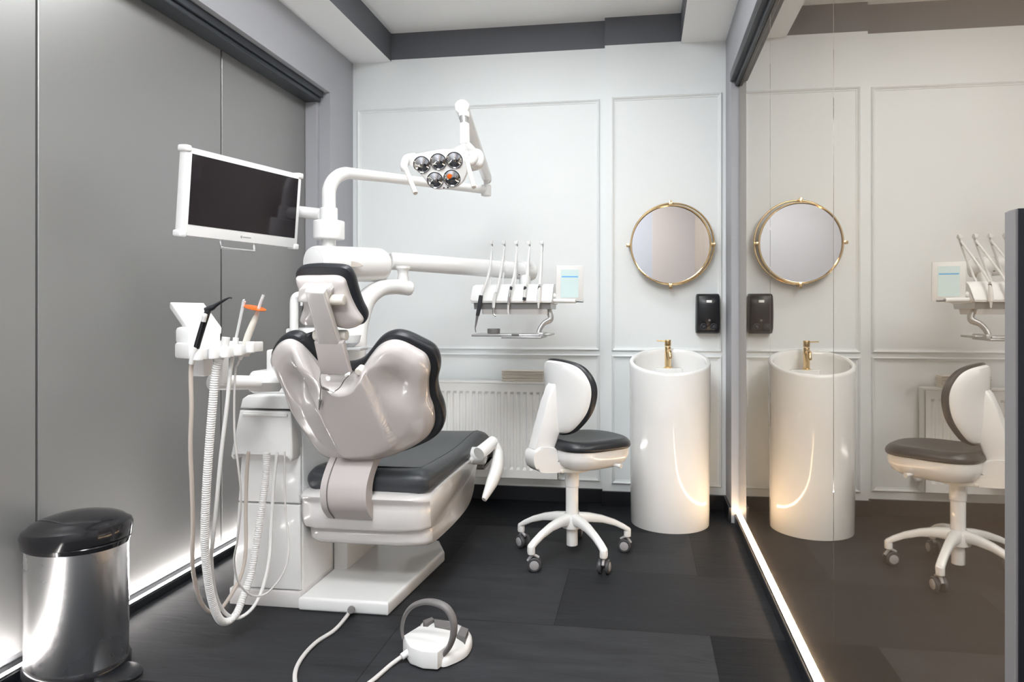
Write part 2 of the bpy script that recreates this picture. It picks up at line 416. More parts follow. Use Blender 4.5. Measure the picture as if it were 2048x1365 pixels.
tube(tp, [(fx, fy, fz + .088), (fx + .003, fy - .04, fz + .100), (fx + .006, fy - .09, fz + .096), (fx + .008, fy - .108, fz + .074), (fx + .008, fy - .110, fz + .058)], .0095)
fo = obj('faucet', tp, 'brass', t, label='gold faucet with a thin side lever')
b = B(); tube(b, [(fx, fy, fz + .146), (fx - .06, fy - .01, fz + .150)], .0035, smooth=False); o = obj('faucet_lever', b, 'brass'); o.parent = fo
b = B(); cyl(b, (SX, SY - .03, .692), (SX, SY - .03, .706), .022, bev=.002); obj('drain_cover', b, 'chrome', t)
b = B(); tube(b, [(SX - .03, SY + .085, .8725), (SX + .03, SY + .085, .8725)], .002, smooth=False); b.free()

# ------------------------------------------------------------------ round mirror
MC = WY(1341, 490, YP - .075)
t = thing('round_mirror', 'round wall mirror in a double gold ring frame above the basin', 'mirror', MC)
n_ = Vector((0.0, -1, -.03)).normalized(); up = Vector((0, 0, 1)); M_ = axisM(MC, n_, (1, 0, 0))
b = B(); lathe(b, [(.214, -.012), (.214, .004)], M_, 96); obj('mirror_pane', b, 'mirror_glass', t, smooth=True, angle=30)
b = B()
def rring(bm, M, r, rr, z=0):
    tube(bm, [M @ Vector((r * math.cos(2 * PI * k / 96), r * math.sin(2 * PI * k / 96), z)) for k in range(96)], rr, seg=10, smooth=False, closed=True)
lathe(b, [(.213, -.014), (.222, -.014), (.222, .010), (.213, .010)], M_, 96, cap=False); rring(b, M_, .2175, .0052, .010)
obj('inner_ring', b, 'brass', t)
Mo = frame(MC + Vector((.010, .035, .007)), (1, 0, 0), (0, 0, 1), (0, -1, 0))
b = B(); lathe(b, [(.224, -.008), (.230, -.008), (.230, .012), (.224, .012), (.224, -.008)], Mo, 96, cap=False); rring(b, Mo, .2275, .0045, .012); obj('outer_ring', b, 'brass', t)
for k, (dx, dz) in enumerate(((0, 1), (1, 0), (0, -1), (-1, 0))):
    p = MC + Vector((dx * .229, 0, dz * .229)); b = B()
    cyl(b, (p.x, YP, p.z), (p.x, MC.y - .008, p.z), .0065, bev=.001); s = .009
    box(b, (p.x - s - abs(dx) * .006, MC.y - .010, p.z - s - abs(dz) * .006), (p.x + s + abs(dx) * .006, MC.y + .012, p.z + s + abs(dz) * .006), .002)
    obj('mounting_pin', b, 'brass', t)

# ------------------------------------------------------------------ dispenser
D0 = WY(1392, 588, YP - .06); D1 = WY(1440, 668, YP - .06)
t = thing('soap_dispenser', 'black rounded soap dispenser on the wall right of the mirror', 'dispenser', ((D0.x + D1.x) / 2, YP, D1.z))
cx_ = (D0.x + D1.x) / 2; w2 = (D1.x - D0.x) / 2
b = B(); sec = [(0, .0, .040), (.004, .98, .060), (.03, 1.0, .085), (.10, 1.0, .098), (.17, .98, .102), (.215, .96, .096), (.228, .92, .080), (.232, .88, .05)]
rr = []
hh = D0.z - D1.z
for z, s, d in sec:
    z = D1.z + z / .232 * hh; s = max(s, .86) * w2
    rr.append([b.verts.new(p) for p in ((cx_ - s, YP, z), (cx_ - s, YP - d * .75, z), (cx_ - s * .93, YP - d * .93, z), (cx_ - s * .8, YP - d, z), (cx_ + s * .8, YP - d, z), (cx_ + s * .93, YP - d * .93, z), (cx_ + s, YP - d * .75, z), (cx_ + s, YP, z))])
for a, c in zip(rr, rr[1:]):
    for k in range(8): b.faces.new((a[k], a[(k + 1) % 8], c[(k + 1) % 8], c[k]))
b.faces.new(rr[0][::-1]); b.faces.new(rr[-1]); obj('case', b, 'black_satin', t, angle=50)
b = B(); yy = YP - .1025; z0 = D1.z + hh * .80; box(b, (cx_ - .012, yy, z0 - .006), (cx_ + .018, yy + .008, z0 + .008), .002); obj('name_plate', b, 'white_mark', t)
for s in (-1, 1):
    b = B(); Mq = axisM((cx_ + s * .027, YP - .0975, D1.z + .040), (0, -1, 0)); lathe(b, [(.019, 0), (.019, .007), (.015, .010), (.012, .004), (.008, .004), (.007, .011), (.0005, .012)], Mq, 28); obj('push_button', b, 'dark_grey', t)
b = B(); cyl(b, (cx_ + .004, YP - .1, D1.z + .075), (cx_ + .004, YP - .1045, D1.z + .075), .006); obj('indicator', b, 'mid_grey', t)

# ------------------------------------------------------------------ stool
P0 = Vector((-.318, 3.10, 0)); A_ = math.radians(38)
fw = Vector((math.cos(A_), math.sin(A_), 0)); sd = Vector((-math.sin(A_), math.cos(A_), 0)); UP = Vector((0, 0, 1))
t = thing('rolling_stool', 'white five-wheeled stool with dark grey seat and backrest before the radiator', 'stool', P0)
# base star
angs = []
for (px, py) in ((1049, 1095), (1065, 1150), (1212, 1157), (1265, 1107)):
    q = W(px, py, H * F / (py - CY)) - P0; angs.append(math.degrees(math.atan2(q.y, q.x)) % 360)
angs[3] += 360 if angs[3] < 180 else 0
base_a = sum(a - 72 * k for k, a in enumerate(angs)) / 4
b = B(); LEG = [math.radians(base_a + 72 * k) for k in range(5)]
lathe(b, [(.034, .125), (.048, .130), (.05, .150), (.046, .178), (.034, .19)], Matrix.Translation(P0), 36)
obj('base_hub', b, 'white_gloss', t)
for a in LEG:
    d = Vector((math.cos(a), math.sin(a), 0)); s_ = Vector((-d.y, d.x, 0)); b = B()
    st = [(.03, .168, .024, .026), (.08, .168, .021, .021), (.14, .158, .018, .017), (.20, .138, .016, .015), (.245, .115, .0165, .014), (.268, .100, .017, .013), (.274, .09, .014, .02)]
    pr_ = []
    for r, z, w, h in st:
        c = P0 + d * r + UP * z
        pr_.append([b.verts.new(c + s_ * w * math.copysign(abs(math.cos(q)) ** .6, math.cos(q)) + UP * h * math.copysign(abs(math.sin(q)) ** .6, math.sin(q))) for q in [2 * PI * k / 16 for k in range(16)]])
    for p, c in zip(pr_, pr_[1:]):
        for k in range(16): b.faces.new((p[k], p[(k + 1) % 16], c[(k + 1) % 16], c[k]))
    b.faces.new(pr_[0]); b.faces.new(pr_[-1])
    cyl(b, P0 + d * .262 + UP * .070, P0 + d * .262 + UP * .105, .0165, bev=.003)
    lg = obj('base_leg', b, 'white_gloss', t, angle=60)
    ca = a + random.uniform(-.5, .5) + 1.2
    ax = Vector((math.cos(ca), math.sin(ca), 0)); cc = P0 + d * .262 + UP * .030 + Vector((-ax.y, ax.x, 0)) * .012
    b = B()
    for s in (-1, 1):
        q0 = cc + ax * s * .008; q1 = cc + ax * s * .024; lathe(b, [(.024, 0), (.029, .002), (.030, .006), (.030, .012), (.027, .016)], axisM(q0, ax * s), 28)
    cyl(b, cc - ax * .009, cc + ax * .009, .008)
    wl = obj('caster', b, 'wheel_dark', t)
    b = B()
    for s in (-1, 1): lathe(b, [(.020, 0), (.020, .003), (.016, .005)], axisM(cc + ax * s * .0225, ax * s), 24)
    tube(b, [cc - Vector((-ax.y, ax.x, 0)) * .028 + UP * .012, cc - Vector((-ax.y, ax.x, 0)) * .012 + UP * .033, cc + UP * .036, cc + Vector((-ax.y, ax.x, 0)) * .02 + UP * .026], .0065, sx=1.0)
    cyl(b, cc + UP * .03 - Vector((-ax.y, ax.x, 0)) * .012, cc + UP * .045 - Vector((-ax.y, ax.x, 0)) * .012, .007)
    h_ = obj('wheel_cap', b, 'wheel_grey', None); h_.parent = wl
b = B(); cyl(b, P0 + UP * .045, P0 + UP * .13, .026, bev=.004); cyl(b, P0 + UP * .18, P0 + UP * .33, .029, bev=.002); cyl(b, P0 + UP * .315, P0 + UP * .42, .033, bev=.003); obj('gas_lift', b, 'white_gloss', t)
sc = P0 + fw * .065
Ms = frame(sc + UP * .0, fw, sd, UP)
seat_o = outl([(.205, 0), (.19, .09), (.13, .15), (.03, .17), (-.08, .165), (-.155, .11), (-.17, 0), (-.155, -.11), (-.08, -.165), (.03, -.17), (.13, -.15), (.19, -.09)], 6)
def sh(x, y, s): return -.10 * max(0, x - .06) ** 1.3 - .012 * (1 - s * s) + .12 * max(0, abs(y) - .05) ** 2 * -1
b = B(); blob(b, seat_o, Ms, [(.9, .496), (1, .497), (1, .501, -.004), (1, .511, -.006), (1, .523, -.002), (1, .533, .008), (1, .540, .022), (.85, .543), (.6, .541), (.3, .538)], hf=sh); obj('seat', b, 'leather', t, label='dark grey padded seat')
b = B(); blob(b, seat_o, Ms, [(.25, .392), (.50, .398), (.72, .408), (.90, .430), (.98, .462), (1, .488, .004), (1, .498, .003), (.9, .498)], hf=lambda x, y, s: -.10 * max(0, x - .06) ** 1.3); obj('seat_shell', b, 'white_gloss', t)
b = B(); cyl(b, P0 + UP * .392, P0 + UP * .41, .085, bev=.005); box(b, (-.09, -.05, .39), (.12, .05, .41), .01, M=frame(P0, fw, sd, UP)); obj('seat_mechanism', b, 'warm_plastic', t)
b = B(); tube(b, [sc + fw * .06 - sd * .12 + UP * .425, sc + fw * .075 - sd * .15 + UP * .423, sc + fw * .085 - sd * .172 + UP * .422], [.007, .007, .011]); obj('height_lever', b, 'white_gloss', t)
# back arm housing and arm
Mf = frame(P0 - sd * 0.0, fw, UP, -sd)
b = B(); prism(b, outl([(-.17, .515), (-.205, .51), (-.222, .475), (-.213, .43), (-.18, .405), (-.10, .395), (.0, .395), (.0, .425), (-.085, .43), (-.105, .45), (-.10, .50)], 5), Mf, -.042, .042, .010); obj('back_hinge', b, 'white_gloss', t, angle=50)
b = B(); prism(b, [(-.212, .508), (-.115, .486), (-.032, .70), (-.032, .775), (-.048, .79), (-.105, .793), (-.122, .775), (-.148, .71)], Mf, -.034, .034, .010, 3); obj('back_arm', b, 'white_satin', t, angle=50)
# backrest
bc = P0 - fw * .095 + UP * .735
nb = (fw * math.cos(.06) + UP * math.sin(.06)).normalized(); vb = nb.cross(sd).normalized(); vb = vb if vb.z > 0 else -vb
Mb = frame(bc, sd, vb, nb)
bo = outl([(-.185, .0), (-.18, .07), (-.14, .13), (-.06, .155), (.06, .155), (.14, .13), (.18, .07), (.185, 0), (.16, -.08), (.10, -.15), (.04, -.172), (-.04, -.172), (-.10, -.15), (-.16, -.08)], 6)
def bh(x, y, s): return 2.1 * x * x
b = B(); blob(b, bo, Mb, [(.3, .006), (.8, .006), (1, .008, .002), (1, .016, -.005), (1, .030, -.004), (1, .040, .008), (1, .045, .022), (.7, .046), (.4, .046)], hf=bh); obj('backrest', b, 'leather', t, label='dark grey padded backrest')
b = B(); blob(b, bo, Mb, [(.3, -.012), (.8, -.010), (.94, -.004), (1, .004, .004), (1, .011, .002), (.9, .012)], hf=bh); obj('backrest_shell', b, 'white_satin', t)

# ------------------------------------------------------------------ waste bin
BC = Vector((-1.736, 1.89, 0)); BR = .152
t = thing('pedal_bin', 'brushed steel pedal bin with black lid by the grey panels', 'bin', BC)
bd = Vector((math.cos(-.2), math.sin(-.2), 0)); bs_ = Vector((-bd.y, bd.x, 0)); Mbn = frame(BC, bd, bs_, UP)
def dsh(s=1, n=72):
    out = []
    for k in range(n):
        q = 2 * PI * k / n; x, y = math.cos(q), math.sin(q)
        r = BR * s
        out.append((x * r * 1.0, y * r * .84))
    return out
b = B(); blob(b, dsh(), Mbn, [(.5, .035), (.985, .036), (1, .040), (1, .405), (.98, .405)]); obj('bin_body', b, 'steel', t)
b = B(); blob(b, dsh(), Mbn, [(.5, 0), (1, 0, -.006), (1, .03, -.007), (1, .04, -.002), (.98, .041)]); obj('base_ring', b, 'black_gloss', t)
def lh(x, y, s): return .013 * (x / BR) * 1.0 + .032 * (1 - s * s) * (1 if s < 1 else 0)
b = B(); blob(b, dsh(), Mbn, [(.9, 0.395), (1, 0.395, -.004), (1, 0.409, -.008), (1, 0.415, -.003), (.99, 0.416)]); obj('lid_collar', b, 'black_gloss', t)
b = B(); blob(b, dsh(), Mbn, [(.97, 0.402), (1, 0.403, -.008), (1, 0.437, -.012), (1, 0.450, -.007), (1, 0.457, .004), (.9, 0.460), (.75, 0.462), (.5, 0.462), (.25, 0.462)], hf=lh); obj('lid', b, 'black_gloss', t)
b = B(); box(b, (-BR * .98 - .012, -.04, 0.400), (-BR * .8, .04, 0.437), .006, M=Mbn); obj('lid_hinge', b, 'black_gloss', t)
b = B(); prism(b, outl([(BR * .9, -.05), (BR * 1.35, -.052), (BR * 1.6, -.02), (BR * 1.6, .02), (BR * 1.35, .052), (BR * .9, .05)], 5), Mbn, .012, .024, .004); obj('foot_pedal', b, 'black_satin', t)

# ------------------------------------------------------------------ dental chair
CXC = -1.0
t = thing('dental_chair', 'dark grey dental patient chair with glossy white shell', 'dental chair', (-1.03, 2.7, 0))
chair = t
# base plate
pl = [(-1.262, 2.375), (-.925, 2.375), (-.845, 2.50), (-.845, 2.93), (-.93, 3.08), (-1.262, 3.08)]
b = B(); pl2 = [(-1.262, 2.375), (-.915, 2.375), (-.868, 2.93), (-.93, 3.06), (-1.262, 3.06)]
prism(b, pl2, Matrix.Identity(4), .0, .052, .012, 3); obj('base_plate', b, 'white_gloss', t, angle=40)
b = B(); box(b, (-1.262, 2.66, .04), (-1.20, 3.0, .34), .01); obj('lift_column', b, 'white_gloss', t)
# under shell: side profile lofted across X
def loft_x(bm, prof, xs):
    """prof(k)-> list of (y,z); xs list of (x, shrink)"""
    R = []
    for x, s in xs:
        c = Vector((sum(p[0] for p in prof) / len(prof), sum(p[1] for p in prof) / len(prof)))
        R.append([bm.verts.new((x, c.x + (p[0] - c.x) * s, c.y + (p[1] - c.y) * s)) for p in prof])
    n = len(prof)
    for a, c in zip(R, R[1:]):
        for k in range(n): bm.faces.new((a[k], a[(k + 1) % n], c[(k + 1) % n], c[k]))
    bm.faces.new(R[0][::-1]); bm.faces.new(R[-1])
hull = outl([(2.415, .44), (2.40, .36), (2.41, .315), (2.405, .28), (2.42, .245), (2.50, .232), (2.80, .220), (3.02, .232), (3.12, .28), (3.16, .36), (3.20, .43), (2.80, .445)], 4)
b = B(); loft_x(b, hull, [(-1.255, .86), (-1.235, .95), (-1.20, 1), (-.90, 1), (-.83, .985), (-.79, .95), (-.772, .88)]); obj('seat_housing', b, 'chair_shell', t, angle=60)
b = B()   # upper rounded body of the housing, wrapping the near end
loft_x(b, outl([(2.39, .445), (2.368, .40), (2.372, .33), (2.41, .300), (2.62, .285), (2.8, .325), (3.15, .39), (3.22, .44), (2.8, .452)], 5), [(-1.262, .9), (-1.24, .97), (-1.2, 1), (-.93, 1), (-.85, .985), (-.80, .95), (-.768, .86)]); obj('housing_cover', b, 'chair_shell', t, angle=60)
# seat cushion: profile along Y
top = [(2.40, .490), (2.415, .515), (2.46, .528), (2.6, .520), (2.8, .512), (3.0, .512), (3.2, .520), (3.34, .515), (3.45, .485), (3.56, .43), (3.66, .375), (3.74, .335)]
bot = [(3.755, .315), (3.74, .298), (3.66, .315), (3.55, .355), (3.4, .405), (3.25, .43), (3.0, .438), (2.7, .438), (2.44, .440), (2.405, .452)]
prof = outl(top + bot, 3)
def halfw(y):
    w = .238
    if y > 3.1: w -= (y - 3.1) * .02
    return w
b = B(); n = len(prof); R = []
cy_ = 3.0
for q in (-1, -.985, -.93, -.84, -.6, -.3, 0, .3, .6, .84, .93, .985, 1):
    row = []
    e = max(0, (abs(q) - .84) / .16)
    for y, z in prof:
        midz = .478 if y < 3.3 else .478 - (y - 3.3) * .37
        k = 1 - .42 * e ** 2.2
        yy = y
        if y < 2.46: yy = y + .02 * e * e
        zz = midz + (z - midz) * k - (.006 * (1 - abs(q) ** 2) if z > midz else 0)
        row.append(b.verts.new((-1.012 + q * halfw(y), yy, zz)))
    R.append(row)
for a, c in zip(R, R[1:]):
    for k in range(n): b.faces.new((a[k], a[(k + 1) % n], c[(k + 1) % n], c[k]))
b.faces.new(R[0][::-1]); b.faces.new(R[-1])
seat = obj('seat_cushion', b, 'leather_lit', t, angle=70, label='dark grey leather seat and leg cushion')
b = B()
for s in (-1, 1):
    tube(b, [(-1.012 + s * (halfw(y) * .80), y, z + .0005 - .003) for y, z in top[2:-1]], .0024, seg=6)
tube(b, [(-1.012 + q * .8 * .238, 2.463, .5245) for q in (-1, -.5, 0, .5, 1)], .0024, seg=6)
o = obj('seam', b, 'leather'); o.parent = seat
b = B(); prism(b, outl([(3.50, .30), (3.60, .345), (3.74, .292), (3.76, .30), (3.768, .33), (3.76, .345), (3.70, .29), (3.55, .27)], 3), frame((-1.0, 0, 0), (0, 1, 0), (0, 0, 1), (1, 0, 0)), -.17, .17, .004); obj('foot_plate', b, 'mid_grey', t)
# arc bracket that carries the back
b = B(); arc = []
oc = W(668, 893, 2.47); 
pts = [(2.508, .615), (2.40, .585), (2.325, .52), (2.30, .465), (2.312, .405), (2.36, .355)]
pin = [(2.415, .36), (2.372, .40), (2.357, .45), (2.375, .505), (2.43, .55), (2.52, .575)]
prism(b, [(p.x, p.y) for p in smooth_path([Vector((a, c, 0)) for a, c in pts], 6)] + [(p.x, p.y) for p in smooth_path([Vector((a, c, 0)) for a, c in pin], 6)], frame((-1.055, 0, 0), (0, 1, 0), (0, 0, 1), (1, 0, 0)), -.086, .086, .004)
obj('back_bracket', b, 'bracket_grey', t, angle=30, label='grey brown curved bracket under the backrest')
b = B(); tube(b, [(-1.115, y - .0015, z) for y, z in pts], .0022, seg=6); obj('bracket_groove', b, 'mid_grey', t)
# backrest: plane through its middle, reclined towards the camera
ALP = math.radians(31); NB = Vector((0, -math.cos(ALP), -math.sin(ALP)))   # outward normal of the rear shell
OB = W(716, 800, 2.40); VB = Vector((0, -math.sin(ALP), math.cos(ALP))); UB = Vector((1, 0, 0))
Mbk = frame(OB, UB, VB, NB)
def bp2(px, py):
    p = WPL(px, py, OB, NB) - OB; return (p.dot(UB), p.dot(VB))
shell_px = [(541, 722), (546, 702), (560, 687), (578, 681), (597, 688), (612, 702), (628, 722), (648, 742), (672, 750), (700, 748), (722, 738), (738, 716), (757, 694), (780, 683), (803, 685), (832, 699), (852, 713), (860, 737), (857, 762), (858, 792), (866, 815), (869, 843), (862, 866), (842, 884), (812, 900), (782, 912), (752, 918), (722, 920), (690, 921), (664, 917), (640, 905), (615, 872), (592, 838), (577, 810), (567, 780), (552, 748)]
so = outl([bp2(*p) for p in shell_px], 4)
def shf(x, y, s):
    # centre spine stands proud, pockets beside it near the shoulders
    def ss(v, a, c): v = max(0, min(1, (v - a) / (c - a))); return v * v * (3 - 2 * v)
    edge = ss(1 - s, 0, .35)
    spine = 1 - ss(abs(x + .015 + .18 * y), .106, .120)
    pocket = math.exp(-((abs(x) - .175) ** 2 / .0035 + (y - .10) ** 2 / .006)) * .022
    return edge * (spine * .026 - pocket * 1.5) + edge * .012
b = B(); rings = [(1, -.012, .0), (1, .0, .002), (.988, .007), (.965, .015), (.935, .022), (.9, .028)] + [(.9 - .03 * k, .028 + .008 * min(k, 6) / 6) for k in range(1, 29)]
blob(b, so, Mbk, rings, hf=shf, capS=True); sh_ = obj('backrest_shell', b, 'shell_shaded', t, angle=60, label='glossy white rear shell of the backrest in a shaded tone')
pad_px = [(538, 717), (543, 696), (556, 679), (576, 669), (597, 674), (613, 690), (630, 710), (650, 728), (674, 734), (700, 733), (722, 724), (738, 703), (757, 680), (780, 668), (806, 670), (838, 684), (862, 699), (872, 720), (873, 745), (868, 770), (872, 795), (881, 818), (884, 845), (877, 868), (856, 887), (822, 903), (790, 914), (752, 922), (720, 925), (690, 925), (662, 920), (636, 908), (611, 874), (588, 840), (571, 811), (562, 780), (549, 748)]
po = outl([bp2(x + (2 if x > 840 else 0), y + (6 if y < 720 else 3 if y < 745 else 0)) for x, y in pad_px], 4)
b = B(); blob(b, po, Mbk, [(.9, -.010), (1, -.010, .008), (1, -.014, .002), (1, -.022, -.002), (1, -.040, -.002), (1, -.054, .005), (1, -.063, .018), (.9, -.066), (.7, -.060), (.45, -.050), (.2, -.048)]); obj('back_cushion', b, 'leather', t, label='dark grey leather back cushion')
# collar in white where the neck bar enters, knob
def on(a, c, h): return OB + UB * a + VB * c + NB * h
def shell_h(a, c):
    # height of the rear shell over its plane at (a, c)
    best = 1.0; d = Vector((a, c)); L = d.length
    for k in range(len(so)):
        p, q = Vector(so[k]), Vector(so[(k + 1) % len(so)]); e = q - p; den = d.x * e.y - d.y * e.x
        if abs(den) < 1e-9: continue
        tt = (p.x * e.y - p.y * e.x) / den; uu_ = (p.x * d.y - p.y * d.x) / den
        if tt > 0 and -.001 <= uu_ <= 1.001: best = min(1.0, 1 / tt); break
    hh_ = rings[-1][1]
    for g0, g1 in zip(rings, rings[1:]):
        if g1[0] <= best <= g0[0]:
            f = 0 if g0[0] == g1[0] else (g0[0] - best) / (g0[0] - g1[0]); hh_ = g0[1] + (g1[1] - g0[1]) * f
    return hh_ + shf(a, c, best)
k0 = bp2(727, 733)
b = B(); cyl(b, on(k0[0], k0[1], .008), on(k0[0] - .004, k0[1] + .004, .040), .0135, bev=.004); obj('release_knob', b, 'warm_plastic', t)
# neck bar
na = bp2(668, 742)
b = B(); Q0 = W(668, 748, 2.27); Q1 = W(659, 682, 2.235); Q2 = W(634, 590, 2.115)
def bar(bm, p, q, w0, w1, th, bev=.006, nrm=Vector((0, -1, -.45))):
    d = (q - p).normalized(); x = Vector((1, 0, 0)); x = (x - d * x.dot(d)).normalized(); n2 = x.cross(d).normalized()
    L = (q - p).length; M = frame(p, x, d, n2)
    prism(bm, [(-w0 / 2, 0), (w0 / 2, 0), (w1 / 2, L), (-w1 / 2, L)], M, -th / 2, th / 2, bev, 3)
bar(b, Q0 + Vector((0, .02, 0)), Q1, .106, .100, .024); obj('neck_bar', b, 'bracket_grey', t, label='wide greige lower neck bar')
b = B(); bar(b, Q1 + (Q1 - Q2) * .1, Q2 + (Q2 - Q1) * .1, .073, .062, .026); obj('neck_bar_upper', b, 'chair_shell', t)
b = B(); Qk = W(656, 671, 2.24); cyl(b, Qk + Vector((-.058, .02, 0)), Qk + Vector((.058, .02, 0)), .018, bev=.005); obj('neck_joint', b, 'warm_plastic', t)
# headrest
AH = math.radians(26); NH = Vector((.06, -math.cos(AH), -math.sin(AH))).normalized(); OH = W(660, 605, 2.19)
UH = Vector((1, .06, 0)).normalized(); VH = NH.cross(UH).normalized(); VH = VH if VH.z > 0 else -VH
Mh = frame(OH, UH, VH, NH)
def hp2(px, py):
    p = WPL(px, py, OH, NH) - OH; return (p.dot(UH), p.dot(VH))
hs = outl([hp2(*p) for p in [(591, 560), (600, 554), (640, 553), (672, 553), (688, 560), (694, 575), (702, 598), (714, 622), (726, 641), (718, 652), (700, 658), (680, 655), (655, 648), (630, 652), (612, 652), (600, 644), (602, 630), (607, 612), (601, 590)]], 5)
b = B(); blob(b, hs, Mh, [(.97, -.012), (1, -.010), (1, .0, .001), (.97, .006), (.9, .012), (.75, .017), (.5, .020), (.25, .02)], ctr=hp2(655, 600)); obj('headrest_shell', b, 'shell_shaded', t)
hp = outl([hp2(*p) for p in [(588, 556), (596, 541), (622, 536), (660, 536), (690, 540), (703, 556), (711, 584), (720, 610), (730, 632), (727, 648), (714, 655), (695, 660), (655, 652), (615, 654), (600, 646), (600, 628), (602, 610), (596, 585)]], 5)
b = B(); blob(b, hp, Mh, [(.95, -.010), (1, -.011, .002), (1, -.018, -.002), (1, -.034, -.002), (1, -.046, .006), (1, -.052, .018), (.8, -.052), (.5, -.046), (.2, -.044)], ctr=hp2(655, 600)); obj('headrest_cushion', b, 'leather', t, label='dark grey leather headrest cushion')
b = B()
hb = OH + NH * .03
prism(b, [hp2(606, 592), hp2(609, 568), hp2(614, 563), hp2(668, 563), hp2(672, 570), hp2(666, 595)], Mh, .0, .050, .005, 3); obj('headrest_bracket', b, 'chair_shell', t)
b = B(); Qh = Q2; cyl(b, W(668, 600, 2.15) + Vector((-.03, 0, 0)), W(668, 600, 2.15) + Vector((.035, 0, 0)), .017, bev=.004); obj('headrest_pivot', b, 'warm_plastic', t)
# armrest swung down on the right side
b = B(); a0 = WX(950, 912, -.762)
cyl(b, a0 + Vector((-.030, 0, 0)), a0 + Vector((.050, 0, 0)), .040, bev=.008); ar = obj('armrest_hub', b, 'white_gloss', t)
b = B()
p1 = W(945, 905, 3.0); p2 = W(985, 882, 3.12); p3 = W(1003, 905, 3.14); p4 = W(993, 945, 3.06); p5 = W(968, 996, 2.93)
tube(b, [W(958, 908, 3.0), W(972, 897, 3.04), W(986, 884, 3.1)], [.030, .030, .027], up=(0, 0, 1))
obj('armrest_elbow', b, 'white_gloss', t)
b = B(); tube(b, [W(986, 882, 3.10), W(996, 905, 3.1), W(994, 935, 3.05), W(984, 965, 2.98), W(968, 1000, 2.92)], [.020, .024, .028, .025, .010], sx=1.4, up=(1, .2, .1)); obj('armrest_blade', b, 'white_gloss', t)
b = B(); box(b, (-.80, 2.93, .335), (-.762, 3.07, .44), .01); b.free()
b = B(); tube(b, [(-.79, 3.02, .42), (-.77, 3.03, .44), a0], .016); obj('armrest_mount', b, 'white_gloss', t)

# bib clip chain hanging over the backrest
t = thing('bib_clip_chain', 'thin metal bib chain with clips hanging on the chair backrest', 'bib clip', W(670, 760, 2.28))
nbv = NB
def ob(px, py, h=.03):
    hgt = .060 if py < 752 else .082
    return WPL(px, py, OB + NB * hgt, NB)
b = B(); tube(b, [ob(642, 744, .035), ob(640, 760), ob(643, 775), ob(655, 780), ob(668, 783), ob(680, 775), ob(688, 762), ob(697, 752, .04), ob(706, 742, .04)], .0017, seg=6); tube(b, [ob(642, 775), ob(640, 790), ob(641, 803)], .0015, seg=6); obj('chain', b, 'steel_dark', t)
for (p, q) in (((641, 800), (638, 820)), ((645, 776), (660, 782))):
    b = B(); bar(b, ob(*p, .033), ob(*q, .036), .010, .004, .005, .001); obj('clip', b, 'mid_grey', t)
for (p, q) in (((659, 780), (669, 784)), ((691, 752), (699, 747))):
    b = B(); cyl(b, ob(*p, .033), ob(*q, .033), .005, bev=.001); obj('bead', b, 'white_satin', t)

# ------------------------------------------------------------------ dental unit cabinet
UX0, UX1, UY0, UY1 = -1.55, -1.265, 2.385, 2.86
t = thing('dental_unit', 'tall white dental unit cabinet with hose port left of the chair', 'dental unit', ((UX0 + UX1) / 2, 2.6, 0))
Mx = frame((0, 0, 0), (1, 0, 0), (0, 0, 1), (0, -1, 0))
b = B(); prism(b, [(UX0, .0), (UX1, 0), (UX1, .75), (UX0 + .075, .75), (UX0 + .055, .6)], Mx, -UY1, -(UY0 + .03), .008); obj('cabinet_body', b, 'white_gloss', t, angle=30)
b = B(); box(b, (UX0 - .002, UY0 + .008, .0), (UX1 + .001, UY1 - .01, .062), .004); obj('plinth', b, 'chair_shell', t)
b = B(); prism(b, [(UX0 + .01, .066), (UX1 - .004, .066), (UX1 - .004, .385), (UX0 + .030, .385)], Mx, -(UY0 + .04), -(UY0 + .012), .006, 3); obj('lower_door', b, 'white_gloss', t)
b = B(); prism(b, [(UX0 + .031, .391), (UX1 - .004, .391), (UX1 - .004, .60), (UX0 + .047, .60)], Mx, -(UY0 + .04), -(UY0 + .012), .006, 3); obj('middle_panel', b, 'white_gloss', t)
b = B(); prism(b, [(UX0 + .036, .575), (UX0 + .045, .56), (UX0 + .055, .575), (UX0 + .06, .592), (UX1 - .03, .592), (UX1 - .022, .578), (UX1 - .012, .56), (UX1 - .004, .575), (UX1 - .008, .745), (UX0 + .072, .745)], Mx, -(UY0 + .05), -(UY0 - .045), .008, 3); obj('hose_port_cover', b, 'white_gloss', t)
b = B(); prism(b, [(UX0 + .09, .726), (UX1 - .02, .726), (UX1 - .02, .735), (UX0 + .09, .735)], Mx, -(UY0), -(UY0 - .052), .003); obj('grip_ledge', b, 'white_gloss', t)
b = B(); prism(b, [(UX0 + .073, .752), (UX1, .752), (UX1, .802), (UX0 + .105, .802), (UX0 + .082, .788)], Mx, -UY1, -(UY0 - .045), .008, 3); obj('top_cap', b, 'white_gloss', t, angle=50)
